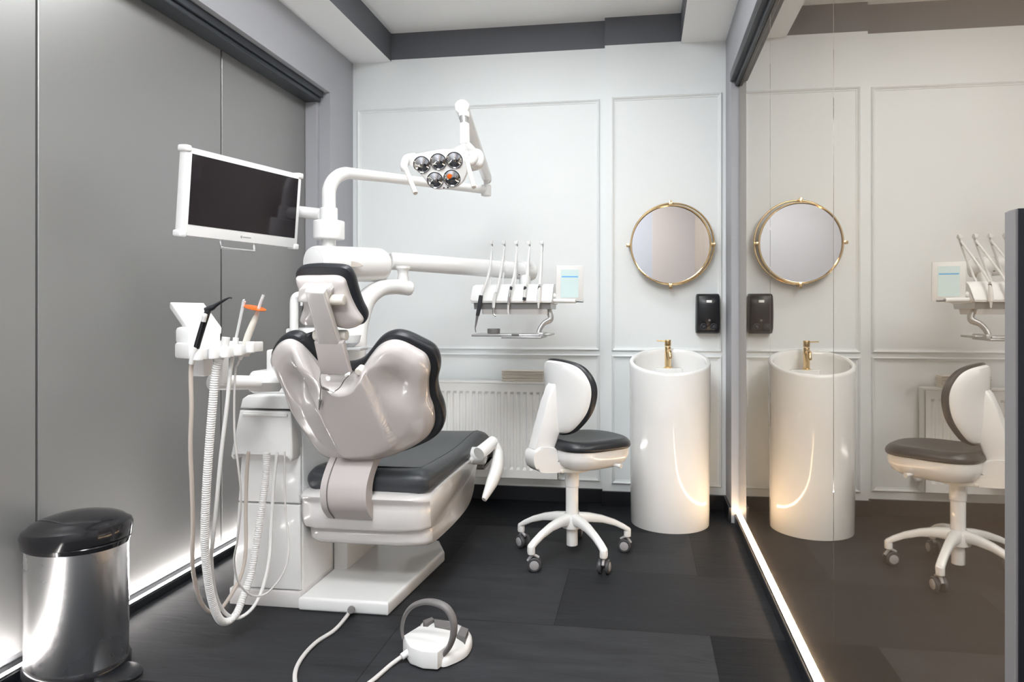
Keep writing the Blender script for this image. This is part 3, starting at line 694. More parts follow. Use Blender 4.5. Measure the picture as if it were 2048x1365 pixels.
# cuspidor block and cup filler
b = B(); p = W(545, 735, 2.55); box(b, (-1.475, 2.40, .800), (-1.31, 2.62, .885), .012); box(b, (-1.425, 2.43, .88), (-1.33, 2.58, .965), .008); obj('cuspidor_block', b, 'white_satin', t)
b = B(); box(b, (-1.385, 2.50, .96), (-1.24, 2.66, 1.045), .008); obj('cup_stand', b, 'white_satin', t)
b = B(); q = W(588, 655, 2.62)
tube(b, [W(588, 668, 2.62), W(588, 625, 2.62), W(589, 600, 2.62), W(596, 592, 2.62), W(606, 594, 2.62), W(609, 604, 2.62), W(609, 612, 2.62)], .016); obj('cup_filler', b, 'white_satin', t)
b = B(); lathe(b, [(.03, 0), (.055, .02), (.062, .05), (.058, .05), (.05, .022), (.02, .006), (.001, .006)], Matrix.Translation((-1.19, 2.62, .965)), 40, cap=False); box(b, (-1.27, 2.58, .955), (-1.11, 2.66, .967), .004); obj('cuspidor_bowl', b, 'clear_plastic', t)

# ------------------------------------------------------------------ post with drum, lamp arm
PX, PY = -1.30, 2.70
t = thing('operating_lamp', 'white dental operating lamp on a bent post with a spring arm', 'lamp', (PX, PY, .8))
b = B(); tube(b, [(PX + .03, PY + .05, .80), (PX + .01, PY + .03, 1.0), (PX, PY, 1.22)], [.045, .042, .035], smooth=True); cyl(b, (PX, PY, 1.2), (PX, PY, 1.445), .0285); obj('lower_post', b, 'white_gloss', t)
b = B(); cyl(b, (PX, PY, 1.413), (PX, PY, 1.49), .064, bev=.006, seg=40); obj('post_collar', b, 'white_gloss', t)
b = B(); E1 = Vector((-.795, 3.43, 1.735)); dh = Vector((E1.x - PX, E1.y - PY, 0)).normalized()
r_ = .0285
pp = [(PX, PY, 1.48), (PX, PY, 1.60)] + [tuple(Vector((PX, PY, 1.60)) + dh * (.105 * (1 - math.cos(a))) + UP * .105 * math.sin(a)) for a in [PI / 2 * k / 6 for k in range(1, 7)]]
pp += [tuple(Vector((PX, PY, 1.705)) .lerp(E1, .5)), tuple(E1)]
tube(b, pp, [.0285, .0285, .0285, .0285, .028, .028, .027, .025, .022, .020], seg=24, n=6); obj('bent_arm', b, 'white_gloss', t)
b = B(); cyl(b, E1 + Vector((.0, 0, -.03)), E1 + Vector((0, 0, .028)), .026, bev=.006); cyl(b, E1 + UP * .02, E1 + UP * .065, .012); obj('arm_swivel', b, 'white_satin', t)
E2 = W(925, 217, 2.64); E1b = E1 + UP * .075
b = B(); tube(b, [E1b + Vector((0, .02, -.02)), E1b, E1b.lerp(E2, .5), E2], [.020, .026, .026, .027], seg=20); obj('spring_arm', b, 'white_gloss', t)
b = B(); dd = (E2 - E1b).normalized(); cyl(b, E2 + dd * -.03, E2 + dd * .022, .0275, bev=.005); obj('arm_end_cap', b, 'white_gloss', t)
LT = 2.56
j1 = W(927, 228, 2.62); j2 = W(929, 252, 2.60)
b = B(); cyl(b, j1, j2, .0155, .0135); obj('steel_joint', b, 'tray_grey', t, label='grey steel swivel joint')
b = B(); cyl(b, W(929, 225, 2.625), W(928, 236, 2.62), .021, bev=.004); cyl(b, W(929, 248, 2.6), W(930, 290, 2.585), .0195, .0195, bev=.004)
tube(b, [W(930, 283, 2.585), W(928, 297, 2.60), W(915, 303, 2.62)], [.019, .021, .016]); tube(b, [W(932, 288, 2.585), W(944, 300, 2.60), W(955, 310, 2.62)], [.016, .014, .014]); obj('lamp_stem', b, 'white_gloss', t)
# head: plate facing the camera side, down
NL = (Vector((0, 0, H)) - W(885, 340, LT)).normalized() + Vector((-.10, .0, -.16)); NL.normalize(); OL = W(880, 340, LT)
UL = Vector((1, 0, 0)); UL = (UL - NL * UL.dot(NL)).normalized(); VL = NL.cross(UL); 
Mlp = frame(OL, UL, VL, NL)
def lp2(px, py):
    p = WPL(px, py, OL, NL) - OL; return (p.dot(UL), p.dot(VL))
ho = outl([lp2(*p) for p in [(812, 318), (830, 310), (862, 303), (900, 299), (935, 302), (944, 312), (938, 335), (930, 360), (915, 374), (890, 379), (868, 378), (855, 366), (842, 350), (828, 333), (816, 330)]], 4)
b = B(); blob(b, ho, Mlp, [(.3, -.05), (.7, -.045), (.9, -.03), (1, -.012), (1, -.002), (.98, .001)], ctr=lp2(885, 340), capE=True)
obj('lamp_housing', b, 'white_gloss', t, angle=50)
b = B(); blob(b, ho, Mlp, [(.95, -.018), (.95, .003), (.94, .004), (.5, .004)], ctr=lp2(885, 340))
lface = obj('lamp_face', b, 'white_satin', t)
rfl = [((844, 329), 17), ((877, 323), 16.5), ((909, 320), 16.5), ((870.5, 360), 16.5), ((904, 356), 17)]
for (p, r) in rfl:
    c = lp2(*p); rw = r / F * LT; b = B()
    pr = [(rw * math.sin(a), .0065 - rw * .55 * math.cos(a) * 1.0 + 0) for a in [PI / 2 * k / 10 for k in range(1, 11)]]
    Mr = Mlp @ Matrix.Translation((c[0], c[1], .0))
    # domed glass reflector: a shallow mirrored bowl under its rim
    lathe(b, [(rw, .003), (rw, .0085), (rw * .93, .0085), (rw * .86, .0052), (rw * .6, .0080), (rw * .3, .0105), (.0006, .0115)], Mr, 36); rf = obj('reflector', b, 'chrome', t)
    if p[0] == 904: Mr = Mr @ Matrix.Translation((-.007, .007, -.003)); rw *= 1.5
    b = B(); lathe(b, [(rw * .22, .009), (rw * .22, .013), (rw * .1, .015)], Mr, 16); o = obj('bulb', b, 'orange_plastic' if p[0] == 904 else 'steel_dark'); o.parent = rf
    if p[0] == 904: o['label'] = 'orange bulb cap'
for q in ((888, 375.5), (896, 374.5)):
    c = lp2(*q); b = B(); lathe(b, [(.003, .003), (.003, .0065)], Mlp @ Matrix.Translation((c[0], c[1], 0)), 14); obj('sensor', b, 'black_satin', t)
for nm, pts in (('l', [(832, 312), (814, 318), (808, 332), (810, 342)]), ('r', [(938, 306), (948, 312), (945, 322), (936, 326)])):
    b = B(); tube(b, [W(*p, LT - (.035 if k > 1 else .01)) for k, p in enumerate(pts)], [.011, .016, .014, .011], sx=1.2); hn = obj('handle_bracket', b, 'white_gloss', t)
for a, c in (((811, 336), (831, 387)), ((934, 322), (948, 375))):
    b = B(); cyl(b, W(*a, LT - .04), W(*c, LT - .12), .0085, bev=.002); obj('handle', b, 'warm_plastic', t)
b = B(); tube(b, [W(944, 305, LT + .06), W(957, 310, LT + .05), W(957, 328, LT + .04), W(942, 336, LT + .03)], [.016, .019, .019, .014]); obj('yoke', b, 'white_gloss', t)

# ------------------------------------------------------------------ monitor
a = Vector((-1.573, 2.147, 0)); c = Vector((-1.42, 2.685, 0)); ud = (c - a).normalized(); nd = Vector((ud.y, -ud.x, 0)); tl = math.radians(5)
vv = (UP * math.cos(tl) + nd * math.sin(tl)).normalized(); nn = ud.cross(vv).normalized()
nn = nn if nn.dot(nd) > 0 else -nn
TLc = WPL(373, 292, W(373, 292, 2.36), nn)
Om = W(373, 292, 2.36); Mm = frame(Om, ud, -vv, nn)
Wm = .545; Hm = .308
t = thing('monitor', 'white framed flat monitor with dark screen on a post arm', 'monitor', Om - vv * Hm)
b = B(); prism(b, [(0, 0), (Wm, 0), (Wm, Hm), (0, Hm)], Mm, -.034, .0, .004); obj('monitor_case', b, 'white_gloss', t)
b = B(); prism(b, [(.024, .021), (Wm - .018, .021), (Wm - .018, Hm - .040), (.024, Hm - .040)], Mm, -.004, .0012, .0004, 1); obj('screen', b, 'screen_black', t, smooth=False)
for (x, y) in ((.006, .006), (Wm - .006, .006), (.006, Hm - .006), (Wm - .006, Hm - .006)):
    b = B(); box(b, (x - .014, y - .012, -.038), (x + .014, y + .012, .006), .007, 3, M=Mm); obj('corner_bumper', b, 'white_gloss', t)
b = B(); prism(b, superell(.004, .005, 2, 16, Wm * .47, Hm - .019), Mm, -.001, .0014); 
prism(b, [(Wm * .47 + .008, Hm - .021), (Wm * .47 + .045, Hm - .021), (Wm * .47 + .045, Hm - .017), (Wm * .47 + .008, Hm - .017)], Mm, -.001, .0010); obj('maker_mark', b, 'tray_grey', t, smooth=False)
b = B(); tube(b, [Mm @ Vector(p) for p in ((.175, Hm - .01, -.02), (.175, Hm + .018, -.012), (.178, Hm + .026, -.010), (.186, Hm + .030, -.008), (.32, Hm + .030, -.008), (.328, Hm + .026, -.010), (.331, Hm + .018, -.012), (.331, Hm - .01, -.02))], .0045, n=3, seg=10); obj('grip_bar', b, 'steel', t)
b = B(); q = Mm @ Vector((Wm * .5, Hm * .5, -.034))
box(b, (Wm / 2 - .05, Hm / 2 - .05, -.060), (Wm / 2 + .05, Hm / 2 + .05, -.034), .005, M=Mm)
tube(b, [q + nn * -.03 , q + nn * -.062 + ud * .04, Mm @ Vector((Wm * .85, Hm * .48, -.085)), Mm @ Vector((Wm + .03, Hm * .48, -.07)), Vector((PX - .03, PY, 1.518))], [.022, .022, .024, .024, .026], seg=16, n=5); cyl(b, (PX, PY, 1.491), (PX, PY, 1.545), .036, bev=.004)
obj('mounting_arm', b, 'white_gloss', t)

# ------------------------------------------------------------------ instrument delivery table
t = thing('instrument_table', 'white hanging instrument table with arm and small touch display', 'instrument table', W(1020, 620, 3.3))
# drum on the post
b = B(); d0 = W(626, 526, 2.74); d1 = W(762, 531, 3.05)
dr = smooth_path([d0, d0.lerp(d1, .5), d1], 6)
tube(b, [d0, d0.lerp(d1, .06), d0.lerp(d1, .5), d0.lerp(d1, .94), d1], [.055, .070, .074, .076, .060], seg=36); obj('arm_drum', b, 'white_gloss', t)
b = B(); prism(b, outl([(-.04, -.006), (-.02, .008), (.0, .012), (.03, .006), (.045, -.008), (0, -.010)], 3), frame(W(705, 529, 2.815), (1, 0, 0), (0, 0, 1), (0, -1, 0)), -.004, .004, .001); obj('drum_opening', b, 'hose_beige', t)  # flat beige plate drawn in place of an opening in the drum
b = B(); tube(b, [W(695, 745, 2.86), W(703, 690, 2.88), W(713, 645, 2.92), W(732, 600, 2.96), W(760, 578, 3.0), W(790, 574, 3.08), W(818, 577, 3.13), W(824, 578, 3.14)], [.070, .062, .052, .042, .036, .034, .034, .022], seg=24); obj('swan_arm', b, 'white_gloss', t)
b = B(); q = W(806, 570, 3.12); lathe(b, [(.030, -.02), (.027, .02), (.022, .045), (.024, .062), (.034, .074), (.034, .085)], Matrix.Translation(q), 28); obj('arm_pivot', b, 'white_gloss', t)
T0 = W(780, 522, 3.22); T1 = W(1068, 544, 3.62)
b = B(); cyl(b, T0, T1, .0415, .0455, bev=.010, seg=32); ta = obj('arm_tube', b, 'white_gloss', t)
b = B(); dT = (T1 - T0).normalized(); cyl(b, T1 - dT * .075, T1 - dT * .012, .0485, bev=.003); cyl(b, T1 - dT * .18, T1 - dT * .172, .0462); obj('tube_collar', b, 'white_satin', t)
for (px, py, tt) in ((806, 533.5, 3.17), (1039, 550, 3.52)):
    b = B(); q = W(px, py, tt); cyl(b, q, q - Vector((0, .008, 0)), .0035); obj('screw', b, 'mid_grey', t)
b = B(); cyl(b, W(1050, 556, 3.56), W(1050, 590, 3.50), .030, bev=.004); obj('table_pivot', b, 'white_satin', t)
TY = 3.20   # front lip depth (room Y)
def TT(px, py, dy=0): return WY(px, py, TY + dy)
xl = TT(941, 604).x; xr = TT(1104, 604).x
b = B(); Mxx = frame((0, 0, 0), (0, 1, 0), (0, 0, 1), (1, 0, 0))
prism(b, outl([(TY, 1.158), (TY - .002, 1.166), (TY + .02, 1.20), (TY + .05, 1.232), (TY + .09, 1.245), (TY + .22, 1.245), (TY + .25, 1.22), (TY + .24, 1.15), (TY + .02, 1.152)], 4), Mxx, xl, xr, .008, 3); obj('table_body', b, 'white_satin', t, angle=50)
b = B(); prism(b, [(TY + .012, 1.158), (TY + .02, 1.122), (TY + .21, 1.122), (TY + .23, 1.158)], Mxx, xl + .012, xr - .008, .003); obj('table_underside', b, 'tray_grey', t, label='grey underside of the table', smooth=False)
b = B(); prism(b, [(TY + .02, 1.124), (TY + .03, 1.098), (TY + .19, 1.098), (TY + .20, 1.124)], Mxx, xl + .05, xr - .025, .003); obj('drip_tray', b, 'hose_grey', t, smooth=False)
HX = [983, 1008, 1033, 1058, 1084]
for x in HX:
    b = B(); top_ = TT(x, 486, .38); foot = TT(x - 3, 574, .14)
    tube(b, [foot, foot.lerp(top_, .5) + Vector((0, .02, .01)), top_ + Vector((0, .012, -.004))], [.0055, .005, .004]); cyl(b, top_ + Vector((-.003, -.012, .0)), top_ + Vector((-.003, .014, .0)), .0105, bev=.002); cyl(b, top_ + Vector((.006, -.01, 0)), top_ + Vector((.010, -.01, 0)), .012, bev=.001); obj('whip_arm', b, 'white_satin', t)
    b = B(); tube(b, [TT(x + 2, 490, .36), TT(x + 1, 503, .33)], .003, smooth=False); obj('whip_clip', b, 'steel_dark', t)
# bracket + tray holder
b = B(); tube(b, [W(1096, 618, 3.3), W(1101, 632, 3.29), W(1100, 640, 3.28), W(1088, 647, 3.27), W(1079, 660, 3.26), W(1076, 672, 3.25)], [.014, .014, .014, .011, .011, .011], sx=1.2); obj('tray_bracket', b, 'tray_grey', t)
tz = 1.0
p0 = W(940, 671, 3.22); p1 = W(1080, 672, 3.22)
b = B(); box(b, (p0.x, 3.16, tz - .008), (p1.x, 3.36, tz + .004), .003); box(b, (W(1003, 0, 3.22).x, 3.15, tz - .016), (p1.x + .012, 3.20, tz - .006), .002); box(b, (p1.x + .01, 3.2, tz - .004), (W(1101, 0, 3.22).x, 3.34, tz + .006), .002); box(b, (p1.x - .02, 3.17, tz - .014), (p1.x + .018, 3.30, tz + .012), .003); obj('tray', b, 'tray_grey', t)
b = B(); box(b, (W(1022, 0, 3.2).x, 3.155, tz - .002), (W(1037, 0, 3.2).x, 3.175, tz + .006), .001); obj('tray_catch', b, 'mid_grey', t)
# tablet
ntb = (Vector((0, 0, H)) - W(1140, 568, 3.28)); ntb = Vector((ntb.x + .45, ntb.y, -.25)).normalized()
ut = Vector((-ntb.y, ntb.x, 0)).normalized(); vt = ntb.cross(ut).normalized(); vt = vt if vt.z > 0 else -vt
Ot = W(1139.5, 568, 3.27); Mt = frame(Ot, ut, vt, ntb); tw, th_ = .066, .088
b = B(); prism(b, [(-tw, -th_), (tw, -th_), (tw, th_), (-tw, th_)], Mt, -.014, 0, .003); tb = obj('touch_display', b, 'white_satin', t, label='small white framed touch display')
b = B(); prism(b, [(-.043, -.066), (.043, -.066), (.043, .068), (-.043, .068)], Mt, -.002, .0008, 0); o = obj('display_screen', b, 'tablet_screen', smooth=False); o.parent = tb; o.location = (0, 0, 0)
b = B(); prism(b, [(-.039, .031), (.039, .031), (.039, .037), (-.039, .037)], Mt, 0, .0014, 0); o = obj('display_bar', b, 'blue_bar', smooth=False); o.parent = tb
b = B(); cyl(b, W(1104, 602, 3.27), W(1152, 602.5, 3.22), .0105, bev=.003); cyl(b, W(1103, 596, 3.28), W(1112, 590, 3.28), .012, bev=.003); cyl(b, W(1095, 602, 3.28), W(1106, 600, 3.28), .018, bev=.003); obj('side_handle', b, 'white_satin', t)
b = B(); cyl(b, W(1151, 603, 3.221), W(1167, 603.5, 3.21), .0045, bev=.001); obj('handle_tip', b, 'steel_dark', t)
# round dish on tray
b = B(); p = W(981, 667, 3.24); lathe(b, [(.028, tz + .0045), (.030, tz + .006), (.031, tz + .026), (.029, tz + .029), (.0, tz + .029)][:4], Matrix.Translation((p.x, 3.24, 0)), 32); tag(obj('round_dish', b, 'mid_grey'), 'small dark grey round dish standing on the hanging tray', 'dish')

# handpieces
def handpiece(name, label, cat, tub, body, tip, rb, rt, mb, mt, rings=(), tubm='hose_white', rr=.0042):
    t = thing(name, label, cat, TT(*body[0]), 'handpieces hanging on the instrument table')
    b = B(); tube(b, [TT(p[0], p[1], dy) for p, dy in zip(tub, (.355, .07, -.015))], rr, seg=10); obj('tubing', b, tubm, t)
    b = B(); tube(b, [TT(*p, -.014) for p in body], rb, seg=16); obj('grip', b, mb, t)
    b = B(); tube(b, [TT(*p, -.014) for p in tip], rt, seg=12); obj('tip', b, mt, t)
    for (p, r) in rings:
        b = B(); q = TT(*p, -.014); tube(b, [TT(p[0] + .6, p[1] - 3, -.014), TT(p[0] - .6, p[1] + 3, -.014)], r, seg=14, smooth=False); obj('ring', b, 'dark_grey', t)
handpiece('air_water_syringe', 'dark grey pointed syringe, leftmost on the instrument table', 'dental handpiece', [(984, 494), (978, 545), (962, 592)], [(962, 591), (959, 612), (955, 632)], [(955, 630), (952, 648), (950.5, 657), (951.5, 665)], [.0095, .011, .0085], [.0075, .0045, .0025, .002], 'dark_grey', 'mid_grey', rr=.0058)
handpiece('dental_handpiece', 'white handpiece with bent head beside the dark pointed syringe', 'dental handpiece', [(1009, 494), (1001, 548), (992, 586)], [(991, 586), (988, 602), (987, 616)], [(987, 615), (987, 626), (989, 631), (992, 632)], [.007, .0085, .0065], [.006, .005, .0055, .0055], 'white_gloss', 'steel', rr=.0055)
handpiece('dental_handpiece', 'long slim white handpiece, middle one of five on the table', 'dental handpiece', [(1034, 494), (1029, 545), (1022, 574)], [(1021, 578), (1019, 594), (1017, 610)], [(1017, 608), (1016, 622), (1017, 629)], [.0065, .0085, .0065], [.006, .0045, .0035], 'steel', 'white_gloss', rings=[((1022, 577), .0072)], rr=.0055)
handpiece('dental_handpiece', 'short white handpiece with two dark rings, fourth from left', 'dental handpiece', [(1059, 494), (1054, 548), (1050, 574)], [(1050, 577), (1049, 588), (1048.5, 597)], [(1048.5, 597), (1048, 602), (1047.7, 605)], [.0065, .0075, .0075], [.006, .005, .003], 'white_gloss', 'chrome', rings=[((1050, 577), .007), ((1048.5, 598), .0085)], rr=.0055)
handpiece('dental_handpiece', 'thick white conical handpiece nearest the touch display', 'dental handpiece', [(1084, 494), (1081, 548), (1079, 571)], [(1079, 574), (1077.5, 590), (1077, 605)], [(1077, 603), (1077, 611), (1077, 617)], [.0065, .010, .0105], [.0085, .0045, .003], 'white_gloss', 'white_satin', rings=[((1078.5, 576), .007)], rr=.0055)

# ------------------------------------------------------------------ assistant holder on its arm
HT = 2.14
t = thing('suction_holder', 'white swing arm holder with slanted panel for suction hoses', 'instrument holder', W(440, 700, HT))
b = B(); h0 = W(418, 765, 2.26); h1 = W(520, 766, 2.40); cyl(b, h0, h1, .0255, .024, bev=.008); tube(b, [W(500, 765, 2.38), W(520, 765, 2.41), W(560, 765, 2.47)], [.032, .035, .034], seg=4, smooth=False); obj('swing_arm', b, 'white_satin', t, angle=30)
b = B(); q = W(440, 735, 2.24); box(b, (q.x - .012, q.y - .018, W(0, 770, 2.24).z), (q.x + .022, q.y + .018, W(0, 690, 2.24).z), .006); obj('holder_post', b, 'white_satin', t)
# slanted panel
k = [W(340, 604, 2.24), W(408, 606, 2.29), W(443, 654, 2.10), W(375, 655, 2.05)]
uu = ((k[1] - k[0]) + (k[2] - k[3])).normalized(); v_ = ((k[3] - k[0]) + (k[2] - k[1])); v_ = (v_ - uu * v_.dot(uu)).normalized(); n2 = uu.cross(v_)
n2 = n2 if n2.z > 0 else -n2
cc = sum(k, Vector()) / 4; Mk = frame(cc, uu, v_, n2)
pk = [((p - cc).dot(uu), (p - cc).dot(v_)) for p in k]
b = B(); prism(b, pk, Mk, -.024, 0, .004); obj('slanted_panel', b, 'white_satin', t)
b = B()
body = [W(352, 668, 2.16), W(438, 665, 2.2), W(446, 690, 2.10), W(443, 712, 2.08), W(380, 716, 2.0), W(350, 690, 2.04)]
prism(b, [(p.x, p.y) for p in [W(350, 690, 2.04), W(378, 700, 1.99), W(442, 700, 2.05), W(500, 685, 2.10), W(486, 680, 2.16), W(440, 680, 2.22), W(356, 680, 2.16)]], Matrix.Identity(4), W(0, 716, 2.05).z, W(0, 686, 2.05).z, .006); 
prism(b, [(p.x, p.y) for p in [W(352, 690, 2.07), W(378, 700, 2.04), W(440, 700, 2.09), W(436, 680, 2.20), W(360, 680, 2.18)]], Matrix.Identity(4), W(0, 690, 2.05).z, W(0, 655, 2.05).z, .01)
obj('holder_body', b, 'white_satin', t, angle=40)
b = B(); q = W(401, 738, 2.12); box(b, (q.x - .025, q.y - .02, q.z - .022), (q.x + .025, q.y + .03, q.z + .03), .006); obj('lower_block', b, 'white_satin', t)
for px, py, tt in ((391, 709, 1.97), (422, 706, 2.0), (446, 704, 2.02), (471, 700, 2.05), (496, 694, 2.07)):
    b = B(); q = W(px + 5, py, tt); cyl(b, q + UP * -.018, q + UP * .016, .0135, bev=.003, seg=20); box(b, (q.x - .013, q.y, q.z - .016), (q.x + .013, q.y + .05, q.z + .014), .003); obj('hose_clip', b, 'white_satin', t)

def Z7(l): return [(360 + x / 2.625, 740 + y / 2.625) for x, y in l]
def hose(l, t0, t1, pre=()):
    P = Z7(l); n = len(P); out = [W(px, py, tt) for px, py, tt in pre]
    for k, (x, y) in enumerate(P):
        f = k / (n - 1); ff = f * f * (3 - 2 * f); tt = t0 + (t1 - t0) * ff
        p = W(x, y, tt)
        if p.z < .02: p = W(x, y, (H - .02) * F / (y - CY))
        out.append(p)
    return out
t = thing('syringe', 'black angled air syringe with beige hose, leftmost in the holder', 'syringe', W(392, 710, 2.0))
b = B(); tube(b, hose([(57, 20), (60, 200), (55, 400), (62, 600), (68, 800), (65, 1000), (80, 1120), (110, 1220), (160, 1275), (210, 1260), (270, 1180), (320, 1080), (345, 950), (345, 750), (350, 560), (360, 430)], 1.98, 2.43, pre=[(384, 726, 1.97)]), .0062, seg=12); obj('hose', b, 'hose_beige', t)
b = B(); tube(b, [W(383, 728, 1.97), W(387, 712, 1.965), W(393, 694, 1.96)], [.0075, .0095, .0095]); obj('sleeve', b, 'white_satin', t)
b = B(); tube(b, [W(393, 696, 1.96), W(402, 665, 1.95), W(411, 636, 1.94), W(417, 620, 1.94)], [.0085, .0088, .0090, .0080]); tube(b, [W(411, 621, 1.94), W(424, 616, 1.94), W(433, 610, 1.94), W(456, 597, 1.94), W(464, 597, 1.94)], [.008, .0085, .0055, .0026, .0020]); obj('syringe_body', b, 'black_satin', t)
b = B(); tube(b, [W(407, 644, 1.925), W(409, 634, 1.925), W(412, 628, 1.927)], [.006, .007, .005]); obj('push_button', b, 'hose_grey', t)
t = thing('suction_tube', 'thick ribbed white suction hose with wide cap in the holder', 'suction hose', W(448, 700, 2.02))
b = B(); tube(b, hose([(190, 0), (170, 200), (150, 450), (135, 700), (130, 900), (140, 1050), (165, 1200), (200, 1300), (240, 1325), (290, 1290), (330, 1200), (370, 1080), (400, 920), (430, 720), (450, 560), (455, 430)], 2.03, 2.43, pre=[(447, 700, 2.02)]), .0128, seg=16, rib=.0072, ribd=.12); obj('hose', b, 'hose_white', t)
b = B(); tube(b, [W(446, 712, 2.02), W(449, 695, 2.02), W(452, 675, 2.02)], [.0125, .0115, .0115]); obj('cap', b, 'white_satin', t)
t = thing('saliva_ejector', 'thin ribbed white hose with upright translucent straw in the holder', 'suction hose', W(471, 695, 2.05))
b = B(); tube(b, hose([(265, 0), (245, 200), (215, 450), (190, 720), (172, 900), (165, 1000), (180, 1150), (210, 1240), (260, 1295), (320, 1300), (390, 1240), (440, 1130), (470, 980), (480, 800), (490, 620), (510, 430)], 2.06, 2.44, pre=[(468, 698, 2.05)]), .0062, seg=12, rib=.006, ribd=.1); obj('hose', b, 'hose_white', t)
b = B(); tube(b, [W(467, 705, 2.05), W(470, 690, 2.05), W(472, 676, 2.05)], [.008, .0085, .0085]); obj('valve_body', b, 'white_satin', t)
b = B(); tube(b, [W(472, 678, 2.05), W(480, 640, 2.05), W(487, 606, 2.05), W(489, 602, 2.05)], [.0042, .0042, .0048, .0055]); obj('straw', b, 'clear_plastic', t)
t = thing('curing_light', 'translucent pen light with orange shield and thin hose in the holder', 'curing light', W(490, 690, 2.07))
b = B(); tube(b, hose([(292, 0), (285, 150), (287, 350), (305, 500), (318, 620), (318, 740), (300, 900), (285, 1000), (300, 1100), (350, 1170), (400, 1190), (460, 1170), (530, 1090), (565, 1000), (570, 900), (555, 750), (550, 600), (550, 430)], 2.08, 2.44, pre=[(480, 718, 2.07), (475, 730, 2.07)]), .0032, seg=10); obj('hose', b, 'hose_grey', t)
b = B(); tube(b, [W(480, 720, 2.07), W(484, 708, 2.07), W(489, 692, 2.07)], [.004, .007, .009]); obj('sleeve', b, 'white_satin', t)
b = B(); tube(b, [W(488, 694, 2.07), W(497, 670, 2.07), W(507, 645, 2.07), W(514, 628, 2.07), W(516, 622, 2.07)], [.0085, .0105, .0095, .006, .0035]); obj('pen_body', b, 'warm_plastic', t)
b = B(); tube(b, [W(516, 622, 2.07), W(521, 606, 2.07), W(527, 590, 2.07)], .0045); obj('light_guide', b, 'clear_plastic', t)
b = B(); qd = (W(517, 618, 2.07)); dn = (W(527, 590, 2.07) - W(516, 622, 2.07)).normalized(); dn = (dn + Vector((-.05, -.12, 0))).normalized()
lathe(b, [(.0045, -.001), (.033, -.0015), (.0335, .0005), (.0045, .0015)], axisM(W(509.5, 616, 2.07), dn), 36); obj('light_shield', b, 'orange_plastic', t, label='round orange light shield')

# ------------------------------------------------------------------ foot control
ft0 = W(872, 1285, H * F / (1285 - CY) * .97)
t = thing('foot_control', 'white foot control with grey hoop handle and cable on the floor', 'foot control', (ft0.x, ft0.y, 0))
def fl(px, py, z=0.): return W(px, py, (H - z) * F / (py - CY))
b = B()
blk = [fl(806, 1272, .062), fl(838, 1252, .062), fl(872, 1255, .062), fl(908, 1262, .062), fl(895, 1290, .062), fl(875, 1304, .062), (fl(845, 1302, .062)), fl(820, 1293, .062)]
prism(b, [(p.x, p.y) for p in blk], Matrix.Identity(4), .004, .062, .005, 3)
obj('control_body', b, 'white_gloss', t, angle=40)
b = B(); cz = fl(893, 1280, .02)
prt = outl([(p.x, p.y) for p in [fl(838, 1250, .03), fl(862, 1240, .03), fl(900, 1243, .03), fl(935, 1258, .03), fl(945, 1275, .03), fl(934, 1297, .03), fl(905, 1313, .03), fl(880, 1318, .03), fl(850, 1300, .03)]], 4)
m_ = Vector((sum(p[0] for p in prt) / len(prt), sum(p[1] for p in prt) / len(prt)))
blob(b, prt, Matrix.Identity(4), [(.9, .004), (1, .004), (1, .014), (.98, .024), (.92, .032), (.8, .040), (.5, .046), (.2, .048)], ctr=tuple(m_)); obj('rear_cover', b, 'white_gloss', t)
for pts in ([(868, 1238), (890, 1241), (906, 1246), (903, 1256), (885, 1258), (870, 1252)], [(922, 1252), (937, 1258), (930, 1276), (913, 1270)], [(846, 1241), (864, 1234), (868, 1238), (850, 1249)]):
    b = B(); q = [fl(x, y, .058) for x, y in pts]; prism(b, [(p.x, p.y) for p in q], Matrix.Identity(4), .03, .058, .003); obj('foot_button', b, 'mid_grey', t, smooth=False)
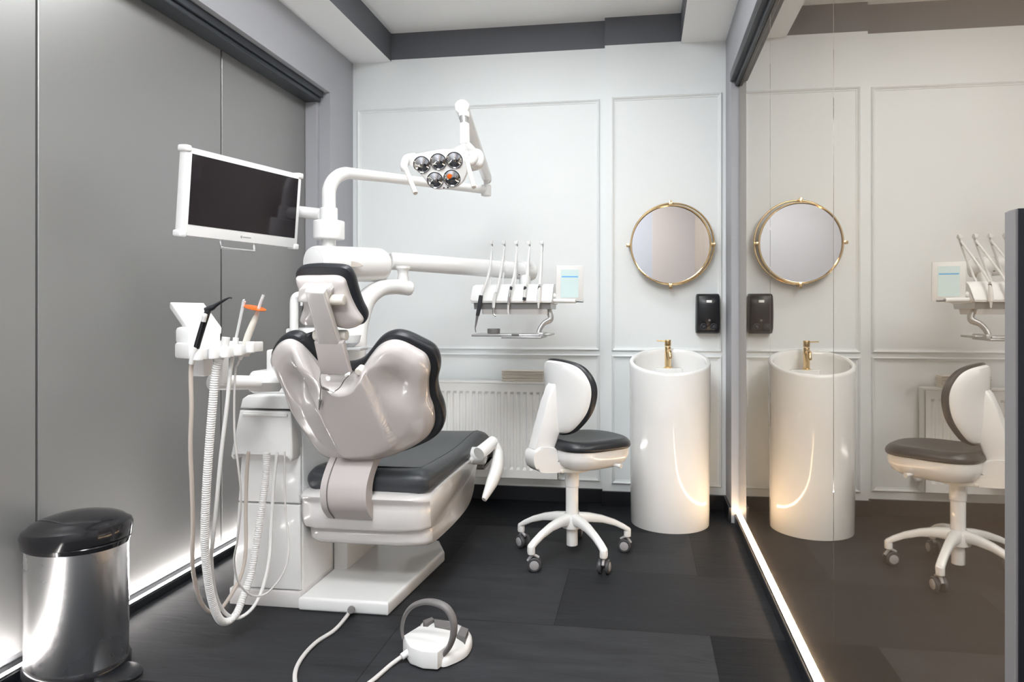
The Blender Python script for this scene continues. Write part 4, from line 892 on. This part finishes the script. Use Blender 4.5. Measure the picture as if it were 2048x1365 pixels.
# hoop
hc0 = fl(811, 1290, .04); hc1 = fl(886, 1314, .03)
mid_ = (hc0 + hc1) / 2; hu = Vector((hc1.x - hc0.x, hc1.y - hc0.y, 0)); rad_ = .5 * hu.length; hu.normalize()
b = B(); hoop_px = [(806, 1278), (804, 1256), (810, 1232), (824, 1214), (846, 1205), (870, 1206), (893, 1217), (906, 1240), (907, 1268), (899, 1294), (886, 1312), (879, 1319)]
P0h = [W(x, y, hc0.y * 1.0 + 0) for x, y in hoop_px]
hn = Vector((-hu.y, hu.x, 0)); 
pts_h = [WPL(x, y, mid_ + hn * .0, hn) for x, y in hoop_px]
tube(b, pts_h, [.004, .0055, .0065, .0075, .0085, .0095, .0100, .0100, .0095, .008, .006, .004], seg=14, sx=1.3); obj('hoop_handle', b, 'mid_grey', t, label='dark grey hoop handle')
b = B(); c0 = W(702, 1220, 2.50)
cab = [c0 + Vector((0, .02, .004)), c0, fl(690, 1238, .014), fl(668, 1262, .007), fl(632, 1286, .007), fl(603, 1318, .007), fl(590, 1350, .007), fl(598, 1382, .007), fl(640, 1405, .007), fl(700, 1392, .007), fl(745, 1362, .007), fl(780, 1332, .007), fl(804, 1314, .018), fl(815, 1306, .028)]
tube(b, cab, .0068, seg=14); obj('cable', b, 'hose_grey', t)
b = B(); cyl(b, W(703, 1219, 2.515), W(702, 1221, 2.465), .013, bev=.002); obj('cable_gland', b, 'mid_grey', t)
b = B(); cyl(b, fl(803, 1315, .020), fl(818, 1304, .03), .0105, bev=.003); obj('cable_boot', b, 'hose_white', t)

# ------------------------------------------------------------------ black divider at the near end of the glass
t = thing('divider_panel', 'black upright divider panel at the near end of the glass wall', 'divider', (.48, .93, 0))
b = B(); box(b, (.459, .918, .0), (.56, .944, 1.238), .001, 1); obj('panel', b, 'black_satin', t, smooth=False)
b = B(); box(b, (.456, .9185, .004), (.460, .9435, 1.2365), .0008, 1); obj('edge_strip', b, 'mid_grey', t, label='grey edge strip', smooth=False)

# ------------------------------------------------------------------ camera, world, view
cam = bpy.data.cameras.new('camera'); co = bpy.data.objects.new('camera', cam); C.objects.link(co)
cam.sensor_fit = 'HORIZONTAL'; cam.sensor_width = 36; cam.lens = F / 2048 * 36
cam.shift_x = (1024 - CX) / 2048; cam.shift_y = -(682.5 - CY) / 2048
co.location = (0, 0, H); co.rotation_euler = (PI / 2, 0, TH); cam.clip_start = .02
bpy.context.scene.camera = co
w = bpy.data.worlds.new('world'); bpy.context.scene.world = w; w.use_nodes = True
w.node_tree.nodes['Background'].inputs['Color'].default_value = (.5, .52, .55, 1); w.node_tree.nodes['Background'].inputs['Strength'].default_value = .3
v = bpy.context.scene.view_settings; v.view_transform = 'Standard'; v.look = 'None'; v.gamma = 1; v.use_curve_mapping = False; v.exposure = 1.16
